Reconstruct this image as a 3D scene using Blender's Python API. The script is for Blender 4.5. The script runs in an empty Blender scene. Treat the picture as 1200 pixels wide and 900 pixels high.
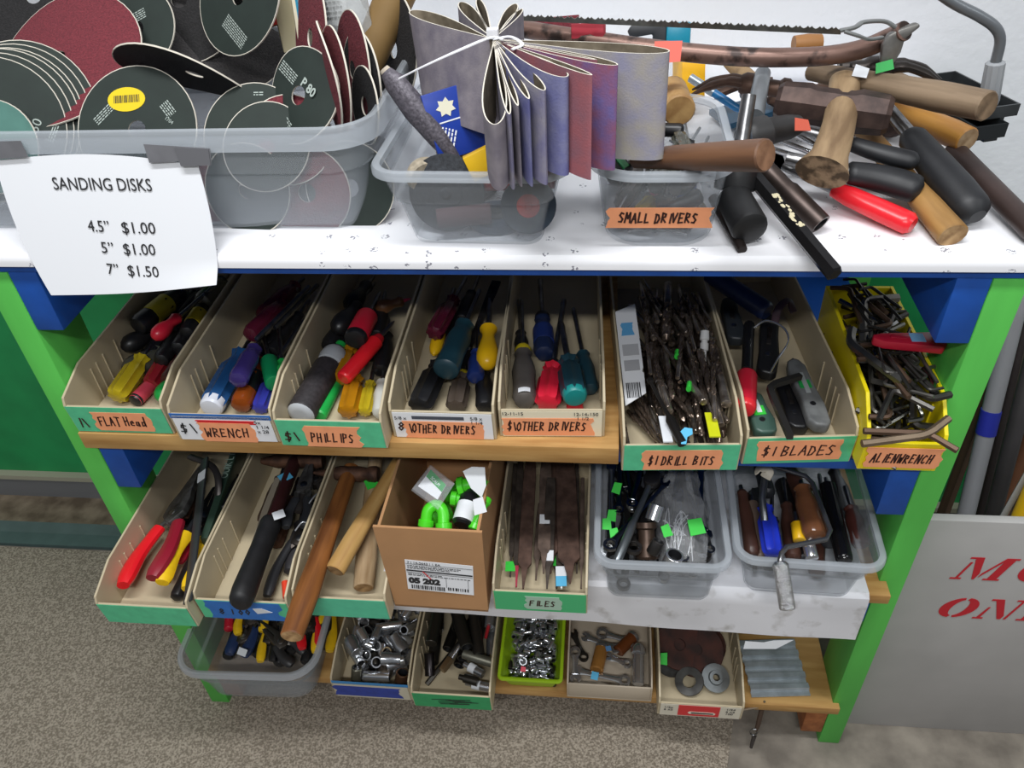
import bpy, bmesh, math, random
import numpy as np
from mathutils import Vector, Matrix, Euler
SC = bpy.context.scene
PI = math.pi
rnd = random.Random(7)

# ------------------------------------------------------------------ camera
RC = np.array([[0.994158, 0.0205963, -0.1059514], [0.0949477, -0.6337139, 0.7677185], [-0.0513307, -0.7732933, -0.6319673]])
CP = np.array([0.0, -0.8, 1.52])
FPX = 948.0
cam = bpy.data.objects.new('camera', bpy.data.cameras.new('camera'))
SC.collection.objects.link(cam)
cam.data.sensor_width = 36.0
cam.data.lens = FPX / 1200 * 36
cam.data.clip_start = 0.05
cam.matrix_world = Matrix(((RC[0, 0], -RC[0, 1], -RC[0, 2], CP[0]), (RC[1, 0], -RC[1, 1], -RC[1, 2], CP[1]),
                           (RC[2, 0], -RC[2, 1], -RC[2, 2], CP[2]), (0, 0, 0, 1)))
SC.camera = cam
# ------------------------------------------------------------------ light
world = bpy.data.worlds.new('world'); SC.world = world
world.use_nodes = True
bg = world.node_tree.nodes['Background']
bg.inputs[0].default_value = (0.93, 0.96, 1.0, 1); bg.inputs[1].default_value = 0.2

def area(name, loc, size, power, rot=(0, 0, 0), col=(1, 1, 1)):
    l = bpy.data.lights.new(name, 'AREA'); l.shape = 'RECTANGLE'; l.size, l.size_y = size; l.energy = power; l.color = col
    o = bpy.data.objects.new(name, l); SC.collection.objects.link(o); o.location = loc; o.rotation_euler = rot
    return o
area('ceiling_lamp', (-0.2, -0.45, 2.75), (1.3, 0.16), 30, (0.0, 0, 0), (0.97, 0.985, 1))
area('ceiling_lamp', (-0.1, -1.9, 2.75), (1.3, 0.16), 36, (0.0, 0, 0), (0.97, 0.985, 1))
area('ceiling_lamp', (2.0, -0.9, 2.75), (1.3, 0.16), 14, (0, 0, 0), (0.95, 0.98, 1))
SC.view_settings.view_transform = 'Standard'
SC.view_settings.look = 'None'
SC.view_settings.exposure = 0.18
SC.view_settings.gamma = 1.0
SC.view_settings.use_curve_mapping = False

# ------------------------------------------------------------------ helpers
def W(u, v, z):
    """the point at height z that the photograph shows at (u, v)"""
    d = RC @ np.array([u - 600, v - 450, FPX]); return Vector(CP + d * (z - CP[2]) / d[2])
def WY(u, v, y):
    d = RC @ np.array([u - 600, v - 450, FPX]); return Vector(CP + d * (y - CP[1]) / d[1])

def lin(h):
    h = h.lstrip('#'); o = []
    for k in (0, 2, 4):
        c = int(h[k:k + 2], 16) / 255
        o.append(c / 12.92 if c <= 0.04045 else ((c + 0.055) / 1.055) ** 2.4)
    return (*o, 1.0)
MATS = {}
def mat(h, rough=0.5, metal=0.0, var=0.0, scale=40.0, bump=0.0, h2=None, stretch=None, alpha=1.0, bscale=None, trans=0.0, detail=4, lo=0.35, hi=0.65):
    """plain procedural surface: colour h, worn towards h2 through a noise"""
    key = (h, rough, metal, var, scale, bump, h2, stretch, alpha, bscale, trans, detail, lo, hi)
    if key in MATS: return MATS[key]
    m = bpy.data.materials.new('surface_' + h.lstrip('#')); m.use_nodes = True
    nt = m.node_tree; n = nt.nodes; b = n['Principled BSDF']
    b.inputs['Roughness'].default_value = rough; b.inputs['Metallic'].default_value = metal
    b.inputs['Transmission Weight'].default_value = trans
    c = lin(h); b.inputs['Base Color'].default_value = c
    if var or h2 or bump:
        tc = n.new('ShaderNodeTexCoord'); vec = tc.outputs['Object']
        if stretch:
            mp = n.new('ShaderNodeMapping'); mp.inputs['Scale'].default_value = stretch; nt.links.new(vec, mp.inputs[0]); vec = mp.outputs[0]
        nz = n.new('ShaderNodeTexNoise'); nz.inputs['Scale'].default_value = scale; nz.inputs['Detail'].default_value = detail; nt.links.new(vec, nz.inputs['Vector'])
        if var or h2:
            cr = n.new('ShaderNodeValToRGB'); cr.color_ramp.elements[0].position = lo; cr.color_ramp.elements[1].position = hi
            if h2: cr.color_ramp.elements[0].color = lin(h2); cr.color_ramp.elements[1].color = c
            else:
                cr.color_ramp.elements[0].color = tuple(x * (1 - var) for x in c[:3]) + (1,); cr.color_ramp.elements[1].color = tuple(min(1, x * (1 + var)) for x in c[:3]) + (1,)
            nt.links.new(nz.outputs['Fac'], cr.inputs[0]); nt.links.new(cr.outputs[0], b.inputs['Base Color'])
        if bump:
            nb = nz
            if bscale:
                nb = n.new('ShaderNodeTexNoise'); nb.inputs['Scale'].default_value = bscale; nb.inputs['Detail'].default_value = 3; nt.links.new(vec, nb.inputs['Vector'])
            bp = n.new('ShaderNodeBump'); bp.inputs['Strength'].default_value = bump; bp.inputs['Distance'].default_value = 0.004
            nt.links.new(nb.outputs['Fac'], bp.inputs['Height']); nt.links.new(bp.outputs[0], b.inputs['Normal'])
    if alpha < 1:
        tr = n.new('ShaderNodeBsdfTransparent'); mx = n.new('ShaderNodeMixShader'); mx.inputs[0].default_value = alpha
        tr.inputs[0].default_value = tuple(min(1, 0.75 + 0.25 * x) for x in c[:3]) + (1,)
        nt.links.new(tr.outputs[0], mx.inputs[1]); nt.links.new(b.outputs[0], mx.inputs[2]); nt.links.new(mx.outputs[0], n['Material Output'].inputs[0])
    MATS[key] = m
    return m

class MB:
    """collects shapes, then links them as ONE mesh object"""
    def __init__(s): s.v = []; s.f = []; s.m = []
    def add(s, vs, fs, m=0):
        o = len(s.v); s.v += [tuple(x) for x in vs]
        for f in fs: s.f.append([i + o for i in f]); s.m.append(m)
        return s
    def box(s, x0, x1, y0, y1, z0, z1, m=0, M=None):
        vs = [Vector((x, y, z)) for z in (z0, z1) for y in (y0, y1) for x in (x0, x1)]
        if M is not None: vs = [M @ v for v in vs]
        return s.add(vs, [(0, 2, 3, 1), (4, 5, 7, 6), (0, 1, 5, 4), (2, 6, 7, 3), (0, 4, 6, 2), (1, 3, 7, 5)], m)
    def prism(s, poly, h0, h1, M=None, m=0, mtop=None):
        """2-D outline (counter-clockwise) raised from h0 to h1 along local z"""
        n = len(poly)
        vs = [Vector((p[0], p[1], h0)) for p in poly] + [Vector((p[0], p[1], h1)) for p in poly]
        if M is not None: vs = [M @ v for v in vs]
        o = len(s.v)
        s.add(vs, [[i, (i + 1) % n, n + (i + 1) % n, n + i] for i in range(n)] + [list(range(n))[::-1]], m)
        s.add([], [], m); s.f.append([o + n + i for i in range(n)]); s.m.append(m if mtop is None else mtop)
        return s
    def loft(s, rings, m=0, caps=(True, True), mcap=None, closed=False):
        n = len(rings[0]); o = len(s.v); k = len(rings)
        for r in rings: s.v += [tuple(p) for p in r]
        for i in range(k if closed else k - 1):
            a, b = o + i * n, o + ((i + 1) % k) * n
            for j in range(n):
                s.f.append([a + j, a + (j + 1) % n, b + (j + 1) % n, b + j]); s.m.append(m)
        if not closed:
            if caps[0]: s.f.append([o + j for j in range(n)][::-1]); s.m.append(m if mcap is None else mcap)
            if caps[1]: s.f.append([o + (k - 1) * n + j for j in range(n)]); s.m.append(m if mcap is None else mcap)
        return s
    def lathe(s, prof, n=12, m=0, flute=0, fd=0.0, M=None, caps=(True, True), ry=1.0, mcap=None):
        """profile of (x, radius) turned about local x"""
        rings = []
        for x, r in prof:
            ring = []
            for j in range(n):
                a = 2 * PI * j / n; rr = r * (1 + fd * math.cos(flute * a)) if flute and r > 0.002 else r
                p = Vector((x, rr * math.cos(a) * ry, rr * math.sin(a))); ring.append(M @ p if M is not None else p)
            rings.append(ring)
        return s.loft(rings, m, caps, mcap)
    def tube(s, pts, r, n=8, m=0, flat=1.0, caps=(True, True), closed=False, up=(0, 0, 1), mcap=None):
        """a round (or flattened) bar along pts; r one radius or one per point"""
        pts = [Vector(p) for p in pts]; k = len(pts); rr = r if isinstance(r, (list, tuple)) else [r] * k
        rings = []; U = Vector(up)
        for i, p in enumerate(pts):
            if closed: t = pts[(i + 1) % k] - pts[i - 1]
            else: t = pts[min(i + 1, k - 1)] - pts[max(i - 1, 0)]
            t.normalize(); a = U - t * U.dot(t)
            if a.length < 1e-4: a = t.orthogonal()
            a.normalize(); b = t.cross(a)
            rings.append([p + (b * math.cos(2 * PI * j / n + PI / n) * rr[i] + a * math.sin(2 * PI * j / n + PI / n) * rr[i] * flat) for j in range(n)])
        return s.loft(rings, m, caps, mcap, closed)
    def sphere(s, c, r, m=0, n=12, sc=(1, 1, 1)):
        prof = [(-r * math.cos(PI * i / 8), max(1e-4, r * math.sin(PI * i / 8))) for i in range(9)]
        M = Matrix.Translation(c) @ Matrix.Diagonal((*sc, 1))
        return s.lathe(prof, n, m, M=M)
    def build(s, name, mats, parent=None, M=None, bevel=0.0, smooth=True, ang=38, seg=2):
        me = bpy.data.meshes.new(name); me.from_pydata(s.v, [], s.f)
        mats = mats if isinstance(mats, (list, tuple)) else [mats]
        for x in mats: me.materials.append(x)
        if len(mats) > 1: me.polygons.foreach_set('material_index', s.m)
        bm = bmesh.new(); bm.from_mesh(me)
        bmesh.ops.recalc_face_normals(bm, faces=bm.faces)
        if bevel:
            es = [e for e in bm.edges if len(e.link_faces) == 2 and e.calc_face_angle(0) > 0.6]
            bmesh.ops.bevel(bm, geom=es, offset=bevel, segments=seg, affect='EDGES', profile=0.5)
        bm.to_mesh(me); bm.free()
        if smooth:
            me.polygons.foreach_set('use_smooth', [True] * len(me.polygons)); me.set_sharp_from_angle(angle=math.radians(ang))
        o = bpy.data.objects.new(name, me); SC.collection.objects.link(o)
        if parent is not None: o.parent = parent
        if M is not None: o.matrix_world = M if parent is None else o.matrix_world; o.matrix_local = M
        return o

def tag(o, label, cat, group=None, kind=None):
    o['label'] = label; o['category'] = cat
    if group: o['group'] = group
    if kind: o['kind'] = kind
    return o
def struct(o): o['kind'] = 'structure'; return o
def thing(name, label, cat, M=None, group=None):
    o = bpy.data.objects.new(name, None); o.empty_display_size = 0.03; SC.collection.objects.link(o)
    if M is not None: o.matrix_local = M
    return tag(o, label, cat, group)
def clone(o, M, label=None, group=None):
    """a copy of a thing with copies of its parts and their sub-parts"""
    def rec(src, par):
        c = src.copy(); SC.collection.objects.link(c)
        if par is not None: c.parent = par
        for ch in src.children: rec(ch, c)
        return c
    c = rec(o, None); c.matrix_local = M
    if label: c['label'] = label
    if group: c['group'] = group
    return c
def FR(A, B, up=(0, 0, 1), roll=0.0):
    """frame at A with x towards B and z as near up as can be"""
    A, B = Vector(A), Vector(B); x = (B - A).normalized(); z = Vector(up) - x * x.dot(Vector(up))
    if z.length < 1e-5: z = x.orthogonal()
    z.normalize(); y = z.cross(x)
    M = Matrix(((x.x, y.x, z.x, A.x), (x.y, y.y, z.y, A.y), (x.z, y.z, z.z, A.z), (0, 0, 0, 1)))
    return M @ Matrix.Rotation(roll, 4, 'X') if roll else M
def TR(x, y, z, rz=0.0): return Matrix.Translation((x, y, z)) @ Matrix.Rotation(rz, 4, 'Z')
def PL(o, xd, yd):
    """frame of a flat sheet: origin o, x along xd, y along yd, z = outward"""
    x = Vector(xd).normalized(); z = x.cross(Vector(yd)).normalized(); y = z.cross(x); o = Vector(o)
    return Matrix(((x.x, y.x, z.x, o.x), (x.y, y.y, z.y, o.y), (x.z, y.z, z.z, o.z), (0, 0, 0, 1)))

# ---- lettering
def type_text(parent, s, size, M, m, offset=0.0, shear=0.0, name='lettering', align='LEFT', sx=1.0, width=None):
    cu = bpy.data.curves.new(name, 'FONT'); cu.body = s; cu.size = size; cu.extrude = 0.00015; cu.offset = offset; cu.shear = shear; cu.align_x = align; cu.resolution_u = 3
    t = bpy.data.objects.new('tmp', cu); SC.collection.objects.link(t)
    me = bpy.data.meshes.new_from_object(t.evaluated_get(bpy.context.evaluated_depsgraph_get()))
    bpy.data.objects.remove(t); bpy.data.curves.remove(cu)
    me.materials.clear(); me.materials.append(m)
    if width: xs = [v.co.x for v in me.vertices]; sx = width / (max(xs) - min(xs))
    o = bpy.data.objects.new(name, me); SC.collection.objects.link(o); o.parent = parent
    me.transform(Matrix.Diagonal((sx, 1, 1, 1))); o.matrix_local = M; return o
GL = {  # pen strokes of a hand-written alphabet, x 0..1, y 0..1
 'A': [[(0, 0), (.5, 1), (.95, 0)], [(.2, .4), (.8, .42)]], 'B': [[(.1, 0), (.1, 1), (.7, .85), (.65, .6), (.15, .5), (.8, .35), (.7, .08), (.1, 0)]],
 'C': [[(.9, .85), (.5, 1), (.1, .6), (.2, .12), (.6, 0), (.9, .15)]], 'D': [[(.1, 0), (.12, 1)], [(0, 1), (.6, .9), (.9, .5), (.6, .08), (.05, 0)]],
 'E': [[(.85, .95), (.1, 1), (.1, 0), (.9, .05)], [(.1, .5), (.7, .52)]], 'F': [[(.9, 1), (.1, .95), (.1, 0)], [(.1, .5), (.7, .55)]],
 'H': [[(.1, 0), (.1, 1)], [(.85, 0), (.85, 1)], [(.1, .5), (.85, .55)]], 'I': [[(.5, 0), (.5, 1)]], 'K': [[(.1, 0), (.1, 1)], [(.8, 1), (.1, .45), (.9, 0)]],
 'L': [[(.1, 1), (.1, 0), (.85, .05)]], 'M': [[(0, 0), (.15, 1), (.5, .4), (.85, 1), (1, 0)]], 'N': [[(.05, 0), (.1, 1), (.85, 0), (.9, 1)]],
 'O': [[(.5, 1), (.1, .7), (.1, .25), (.5, 0), (.9, .3), (.85, .75), (.5, 1)]], 'P': [[(.1, 0), (.1, 1), (.75, .9), (.75, .6), (.1, .48)]],
 'R': [[(.1, 0), (.1, 1), (.75, .88), (.7, .6), (.1, .5), (.9, 0)]], 'S': [[(.85, .9), (.4, 1), (.15, .75), (.8, .35), (.6, .05), (.1, .08)]],
 'T': [[(0, 1), (1, .95)], [(.5, 1), (.45, 0)]], 'V': [[(0, 1), (.45, 0), (.95, 1)]], 'W': [[(0, 1), (.2, 0), (.5, .6), (.75, 0), (1, 1)]],
 'Y': [[(0, 1), (.45, .5), (.95, 1)], [(.45, .5), (.4, 0)]], '1': [[(.5, 1), (.5, 0)]], '$': [[(.85, .8), (.3, .9), (.2, .6), (.8, .4), (.7, .1), (.1, .15)], [(.5, 1.1), (.5, -.1)]],
 'e': [[(.1, .3), (.8, .35), (.6, .55), (.2, .45), (.15, .1), (.8, .05)]], 'a': [[(.75, .5), (.2, .5), (.1, .1), (.6, .05), (.75, .5), (.85, 0)]], 'd': [[(.75, .4), (.2, .45), (.15, .05), (.7, .1), (.8, 1), (.85, 0)]],
 'l': [[(.5, 1), (.4, 0)]], 'n': [[(.1, 0), (.15, .55), (.6, .5), (.75, 0)]], 'i': [[(.5, 0), (.5, .6)]], 't': [[(.5, 1), (.45, 0)], [(.1, .65), (.9, .7)]], 's': [[(.8, .5), (.2, .45), (.75, .2), (.1, .03)]],
 '/': [[(.7, 1), (.2, 0)]], '\\': [[(.1, 1), (.7, 0)]], ' ': [], '8': [[(.5, 1), (.2, .75), (.8, .3), (.5, 0), (.15, .3), (.8, .75), (.5, 1)]], '0': [[(.5, 1), (.15, .5), (.5, 0), (.85, .5), (.5, 1)]],
}
def pen_text(parent, s, h, M, m, w=0.0021, slant=0.12, gap=0.35, asp=0.62, seed=1, fit=None):
    if fit: k = sum(asp * (0.45 if ch in "Il1i/\\ " else 1.0) + gap * .6 for ch in s) * h; asp *= fit / k; gap *= fit / k
    b = MB(); x = 0.0; r = random.Random(seed)
    for ch in s:
        dy = r.uniform(-.06, .06) * h; k = r.uniform(.92, 1.08)
        for st in GL.get(ch, []):
            P = [Vector((x + (p[0] * asp + p[1] * slant) * h * k, p[1] * h * k + dy, 0)) for p in st]
            for a, c in zip(P, P[1:]):
                t = (c - a); L = t.length
                if L < 1e-6: continue
                t /= L; nrm = Vector((-t.y, t.x, 0)) * w * .5; a2, c2 = a - t * w * .35, c + t * w * .35
                b.prism([a2 - nrm, c2 - nrm, c2 + nrm, a2 + nrm], 0, 0.0002)
        x += h * (asp * (0.45 if ch in "Il1i/\\ " else 1.0) + gap * .6)
    return b.build('lettering', m, parent, M, smooth=False)
def sheet(parent, name, x0, y0, x1, y1, M, m, t=0.0005, rag=0.0, z=0.0, seed=0, skew=0.0, flip=None):
    """a flat sticker on the plane of M; rag tears its short ends"""
    r = random.Random(seed); b = MB(); n = 6
    R_ = [(x1 + r.uniform(-rag, rag) + skew, y0 + (y1 - y0) * i / n) for i in range(n + 1)]
    L_ = [(x0 + r.uniform(-rag, rag), y0 + (y1 - y0) * i / n) for i in range(n + 1)][::-1]
    b.prism(R_ + L_, z, z + t)
    return b.build(name, m, parent, M, smooth=False)
# ------------------------------------------------------------------ materials
M_white = mat('#e6e8ec', .9, bump=.25, scale=60, bscale=70)
M_green_wall = mat('#229655', .55, var=.12, scale=9)
M_leg = mat('#58bd50', .5, var=.12, scale=14, stretch=(1, 1, .2))
M_blue = mat('#1450a8', .5, var=.15, scale=18, stretch=(1, .3, 1))
M_wood = mat('#c39a5e', .6, h2='#a57a42', scale=30, stretch=(.25, 2, 2))
M_wood_red = mat('#a8683a', .6, h2='#8a4f28', scale=30, stretch=(2, .3, 2))
M_putty = mat('#bfb194', .45, var=.05, scale=12)
M_black = mat('#17181a', .42, var=.2, scale=30)
M_rubber = mat('#1e1f22', .6, var=.25, scale=40)
M_steel = mat('#8f8f90', .32, 1.0, var=.25, scale=60)
M_dsteel = mat('#5a5550', .42, .9, h2='#3b3430', scale=50)
M_chrome = mat('#d8dade', .17, .86)
M_rust = mat('#6a4a38', .65, .5, h2='#3f2b22', scale=60, bump=.2)
M_brownrust = mat('#5b4438', .55, .55, h2='#43322a', scale=40)
M_paper = mat('#eceef2', .8)
M_ink = mat('#2a2a2c', .7)
M_pen = mat('#3a1a14', .7)
M_red = mat('#d8202a', .35)
M_yellow = mat('#e6b81e', .4)
M_tape_green = mat('#58c492', .6, var=.07, scale=60)
M_tape_orange = mat('#f8a576', .7, var=.05, scale=40)
M_tag_green = mat('#35c840', .6)
M_tag_white = mat('#dfe2e6', .7)
M_tag_blue = mat('#5ab4dc', .7)
M_tape_blue = mat('#2a6fc0', .6, var=.08, scale=50)
M_duct = mat('#77777b', .5, .3, var=.1, scale=30)
M_clear = mat('#c6cbd0', .3, alpha=.21)
M_clear_rim = mat('#ccd2d8', .3, alpha=.36)
M_film = mat('#f0f2f5', .12, alpha=.14, bump=.6, scale=60)

# patterned white paper of the table cover: small grey sprigs on a lattice
def cover_mat():
    m = mat('#f1f1f4', .55); m = m.copy(); nt = m.node_tree; n = nt.nodes; L = nt.links; b = n['Principled BSDF']
    tc = n.new('ShaderNodeTexCoord'); mp = n.new('ShaderNodeMapping'); mp.inputs['Scale'].default_value = (30, 30, 30); L.new(tc.outputs['UV'], mp.inputs[0])
    vo = n.new('ShaderNodeTexVoronoi'); vo.inputs['Scale'].default_value = 1.0; vo.inputs['Randomness'].default_value = .35; L.new(mp.outputs[0], vo.inputs['Vector'])
    nz = n.new('ShaderNodeTexNoise'); nz.inputs['Scale'].default_value = 9.0; nz.inputs['Detail'].default_value = 2; L.new(mp.outputs[0], nz.inputs['Vector'])
    a = n.new('ShaderNodeMath'); a.operation = 'LESS_THAN'; a.inputs[1].default_value = .17; L.new(vo.outputs['Distance'], a.inputs[0])
    c = n.new('ShaderNodeMath'); c.operation = 'GREATER_THAN'; c.inputs[1].default_value = .53; L.new(nz.outputs['Fac'], c.inputs[0])
    d = n.new('ShaderNodeMath'); d.operation = 'MULTIPLY'; L.new(a.outputs[0], d.inputs[0]); L.new(c.outputs[0], d.inputs[1])
    mx = n.new('ShaderNodeMix'); mx.data_type = 'RGBA'; mx.inputs[6].default_value = lin('#f1f1f4'); mx.inputs[7].default_value = lin('#8d8d96'); L.new(d.outputs[0], mx.inputs[0]); L.new(mx.outputs[2], b.inputs['Base Color'])
    return m
M_cover = cover_mat()
M_carpet = mat('#aba090', .95, h2='#7a7062', scale=260, bump=.9, bscale=330, detail=6, lo=.42, hi=.6)
M_conc = mat('#8f877b', .85, h2='#6b645b', scale=14, bump=.15, detail=9, bscale=120)
M_dirt = mat('#8b7d69', .9, h2='#5f5242', scale=22, bump=.3, detail=8)

# ------------------------------------------------------------------ the setting
b = MB(); b.box(-3.2, 2.4, .55, .65, 0, .78, 1); b.box(-3.2, 2.4, .55, .65, .78, 2.8, 0)
struct(b.build('wall_back', [M_white, M_green_wall], smooth=False))
struct(MB().box(-3.2, 2.4, -2.6, .65, -.06, 0).build('floor', M_conc, smooth=False))
bb = MB(); bb.box(-3.2, 2.4, .535, .55, 0, .07, 0); bb.box(-3.2, 2.4, .53, .55, .07, .084, 1)
struct(bb.build('baseboard_back', [mat('#77787a', .6, var=.12, scale=8, stretch=(.2, 1, 1)), mat('#a9a792', .7)], smooth=False))
struct(MB().box(-3.2, -.45, .445, .535, 0, .004).build('trim_1', M_dirt, smooth=False))
s_ = MB(); s_.box(-3.2, -.45, .372, .408, 0, .011); s_.box(-3.2, -.45, .408, .445, 0, .008, 1)
struct(s_.build('trim_2', [mat('#4e6260', .6, var=.1, scale=20), mat('#5c6d6c', .6, var=.1, scale=20)], smooth=False))
b = MB(); b.prism([(-3.2, -2.6), (.17, -2.6), (.252, -.061), (.278, .05), (.29, .36), (-3.2, .37)], 0, .006)
o = b.build('carpet', M_carpet, smooth=False); tag(o, 'worn grey-beige speckled carpet on the concrete floor before the tool rack', 'carpet', kind='structure')

# ------------------------------------------------------------------ the rack
rack = thing('shelf_rack', 'home-made green and blue timber rack of three shelves under a worktop', 'shelf', TR(-.15, .27, 0))
def rp(name, bx, m, bevel=.002, label=None):
    b = MB(); b.box(*bx); o = b.build(name, m, None, bevel=bevel); o.parent = rack; o.matrix_local = Matrix.Translation((.15, -.27, 0)); 
    if label: o['label'] = label
    return o
for x in (-.772, .427):
    for y in (0, .446): rp('leg', (x, x + .038, y, y + .089, 0, 1.024), M_leg)
for z, m in ((.935, M_blue), (.638, M_blue), (.385, M_blue), (.035, M_wood_red)):
    for x in (-.734, .389): rp('cleat', (x, x + .038, .001, .535, z, z + .089), m, label='unpainted brown cleat' if m is M_wood_red else 'blue cleat')
def board(name, z0, z1, yf, over, m, xl=-.734):
    b = MB(); b.prism([(xl, yf), (.437, yf), (.437, 0) if over else (.427, yf + .001), (.427, 0), (.427, .535), (-.734, .535), (-.734, 0), (xl, 0 if xl < -.734 else .001)] if over else [(xl, yf), (.427, yf), (.427, .535), (xl, .535)], z0, z1)
    o = b.build(name, m, None, bevel=.001); o.parent = rack; o.matrix_local = Matrix.Translation((.15, -.27, 0)); return o
board('shelf_board', .727, .745, -.001, False, M_blue)['label'] = 'blue middle shelf board'
board('shelf_board', .474, .493, -.028, True, M_wood)
board('shelf_board', .124, .143, -.012, True, M_wood)
rp('tabletop', (-.8, .475, 0, .54, 1.024, 1.047), M_blue, label='blue edged worktop board')

def drape(name, path, x0, x1, m, label, cat, t=.0025, nx=60, wave=None, uv=True):
    """a sheet whose (y, z) path is swept from x0 to x1"""
    P = [Vector((0, p[0], p[1])) for p in path]; N = []
    for i in range(len(P)):
        d = (P[min(i + 1, len(P) - 1)] - P[max(i - 1, 0)]).normalized(); N.append(Vector((0, d.z, -d.y)))
    rings = []
    for k in range(nx + 1):
        x = x0 + (x1 - x0) * k / nx; up = []; dn = []
        for i, p in enumerate(P):
            q = Vector((x, p.y, p.z))
            if wave: q += Vector(wave(k / nx, i / (len(P) - 1), i))
            up.append(q); dn.append(q + N[i] * -t)
        rings.append(up + dn[::-1])
    b = MB(); b.loft(rings); o = b.build(name, m); me = o.data
    ul = me.uv_layers.new(name='UVMap')
    for poly in me.polygons:
        for li in poly.loop_indices:
            c = me.vertices[me.loops[li].vertex_index].co; ul.data[li].uv = (c.x, c.y - (c.z - path[-1][1]) if c.z < path[-1][1] - .002 else c.y)
    return tag(o, label, cat)
path = [(-.0035, 1.036), (-.0035, 1.042), (-.0028, 1.0475), (-.0005, 1.0498), (.004, 1.0502)] + [(.004 + .536 * k / 20, 1.0502) for k in range(1, 21)]
drape('table_cover', path, -.802, .477, M_cover, 'white paper worktop cover with small grey sprig pattern', 'table cover', t=.0028)
# thin board laid on the middle shelf
b = MB(); b.prism([(-.731, -.024), (.029, -.024), (.029, .5), (-.731, .5)], .7455, .7745)
tag(b.build('plywood_board', M_wood, bevel=.001), 'bare light plywood board lying on the blue middle shelf under the screwdriver bins', 'board')
# white oilcloth hanging over the front of the lower shelf
def wv(s, q, i):
    d = .5 * math.sin(11 * s) + .4 * math.sin(23 * s + 1)
    return (0, -.004 * (1 - q) * (1 + d) if i < 9 else 0, ((.022 - .022 * s) * (1 - i / 9) + .003 * d * (1 - i / 9)) if i < 9 else 0)
pth = [(-.034, .394 + .0105 * k) for k in range(9)] + [(-.0325, .491), (-.027, .4955)] + [(-.027 + .5 * k / 6, .4955) for k in range(1, 7)]
drape('shelf_cover', pth, -.33, .405, mat('#dedee2', .45, h2='#b9b7b6', scale=26, lo=.3, hi=.45, bump=.15), 'white scuffed oilcloth hanging over the front edge of the lower shelf', 'shelf cover', t=.002, wave=wv)

# ------------------------------------------------------------------ grey board with stencilled lettering, and what leans behind it
sb = thing('sign_board', 'grey painted sheet board with red stencilled letters leaning beside the rack', 'sign', TR(.9, .05, 0))
o = MB().box(-.43, .55, -.008, .006, 0, .585).build('panel', mat('#aaa8a6', .5, var=.06, scale=7), sb, bevel=.001)
M_sten = mat('#c01f2c', .6)
def stencil(strokes, M, h):
    b = MB()
    for poly in strokes: b.prism([((p[0] + .32 * p[1]) * h, p[1] * h) for p in poly], 0, .0004)
    return b.build('lettering', M_sten, sb, M, smooth=False)
def ringpoly(a0, a1, n=12, rx=.52, ry=.5, ix=.22, iy=.40):
    A = [math.radians(a0 + (a1 - a0) * i / n) for i in range(n + 1)]
    return [(.55 + rx * math.cos(a), .5 + ry * math.sin(a)) for a in A] + [(.55 + ix * math.cos(a), .5 + iy * math.sin(a)) for a in A[::-1]]
S_O = [ringpoly(-82, 82), ringpoly(98, 262)]
S_M = [[(0, 0), (.3, 0), (.3, .07), (.2, .07), (.2, .78), (.13, .78), (.13, .07), (0, .07)], [(.02, 1), (.38, 1), (.66, .3), (.66, .02), (.6, .02), (.2, .88), (.2, .93), (.02, .93)],
       [(.72, .3), (.98, 1), (1.34, 1), (1.34, .93), (1.25, .93), (1.25, .07), (1.34, .07), (1.34, 0), (.9, 0), (.9, .07), (1.0, .07), (1.0, .86), (.72, .1)]]
S_N = [[(0, 0), (.3, 0), (.3, .07), (.2, .07), (.2, .6), (.14, .6), (.1, .07), (0, .07)], [(.02, 1), (.36, 1), (.82, .2), (.82, .02), (.72, .02), (.16, .92), (.02, .92)], [(.74, 1), (1.06, 1), (1.06, .93), (.97, .93), (.97, .02), (.9, .02), (.9, .93), (.74, .93)]]
S_L = [[(0, 0), (.82, 0), (.9, .4), (.8, .4), (.68, .07), (.34, .07), (.34, .5), (.12, .5), (.12, .07), (0, .07)], [(.12, .56), (.34, .56), (.34, .93), (.44, .93), (.44, 1), (0, 1), (0, .93), (.12, .93)]]
S_Y = [[(.3, 0), (.7, 0), (.7, .07), (.6, .07), (.6, .42), (.4, .42), (.4, .07), (.3, .07)], [(0, 1), (.4, 1), (.62, .5), (.5, .46), (.42, .46), (.1, .93), (0, .93)], [(.66, 1), (1, 1), (1, .93), (.9, .93), (.68, .5), (.62, .58), (.76, .93), (.66, .93)]]
def at_board(u, v): p = WY(u, v, .0415); return (p.x - .9, p.z)
x, z = at_board(1112, 678); h = at_board(1118, 652)[1] - z
for k, g in enumerate((S_M, S_O)): stencil(g, Matrix(((1, 0, 0, x + k * 1.62 * h), (0, 0, -1, -.0085), (0, 1, 0, z), (0, 0, 0, 1))), h)
x, z = at_board(1090, 722); h = at_board(1096, 699)[1] - z
for k, g in enumerate((S_O, S_N, S_L, S_Y)): stencil(g, Matrix(((1, 0, 0, x + (0, 1.22, 2.5, 3.4)[k] * h), (0, 0, -1, -.0085), (0, 1, 0, z), (0, 0, 0, 1))), h)

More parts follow.
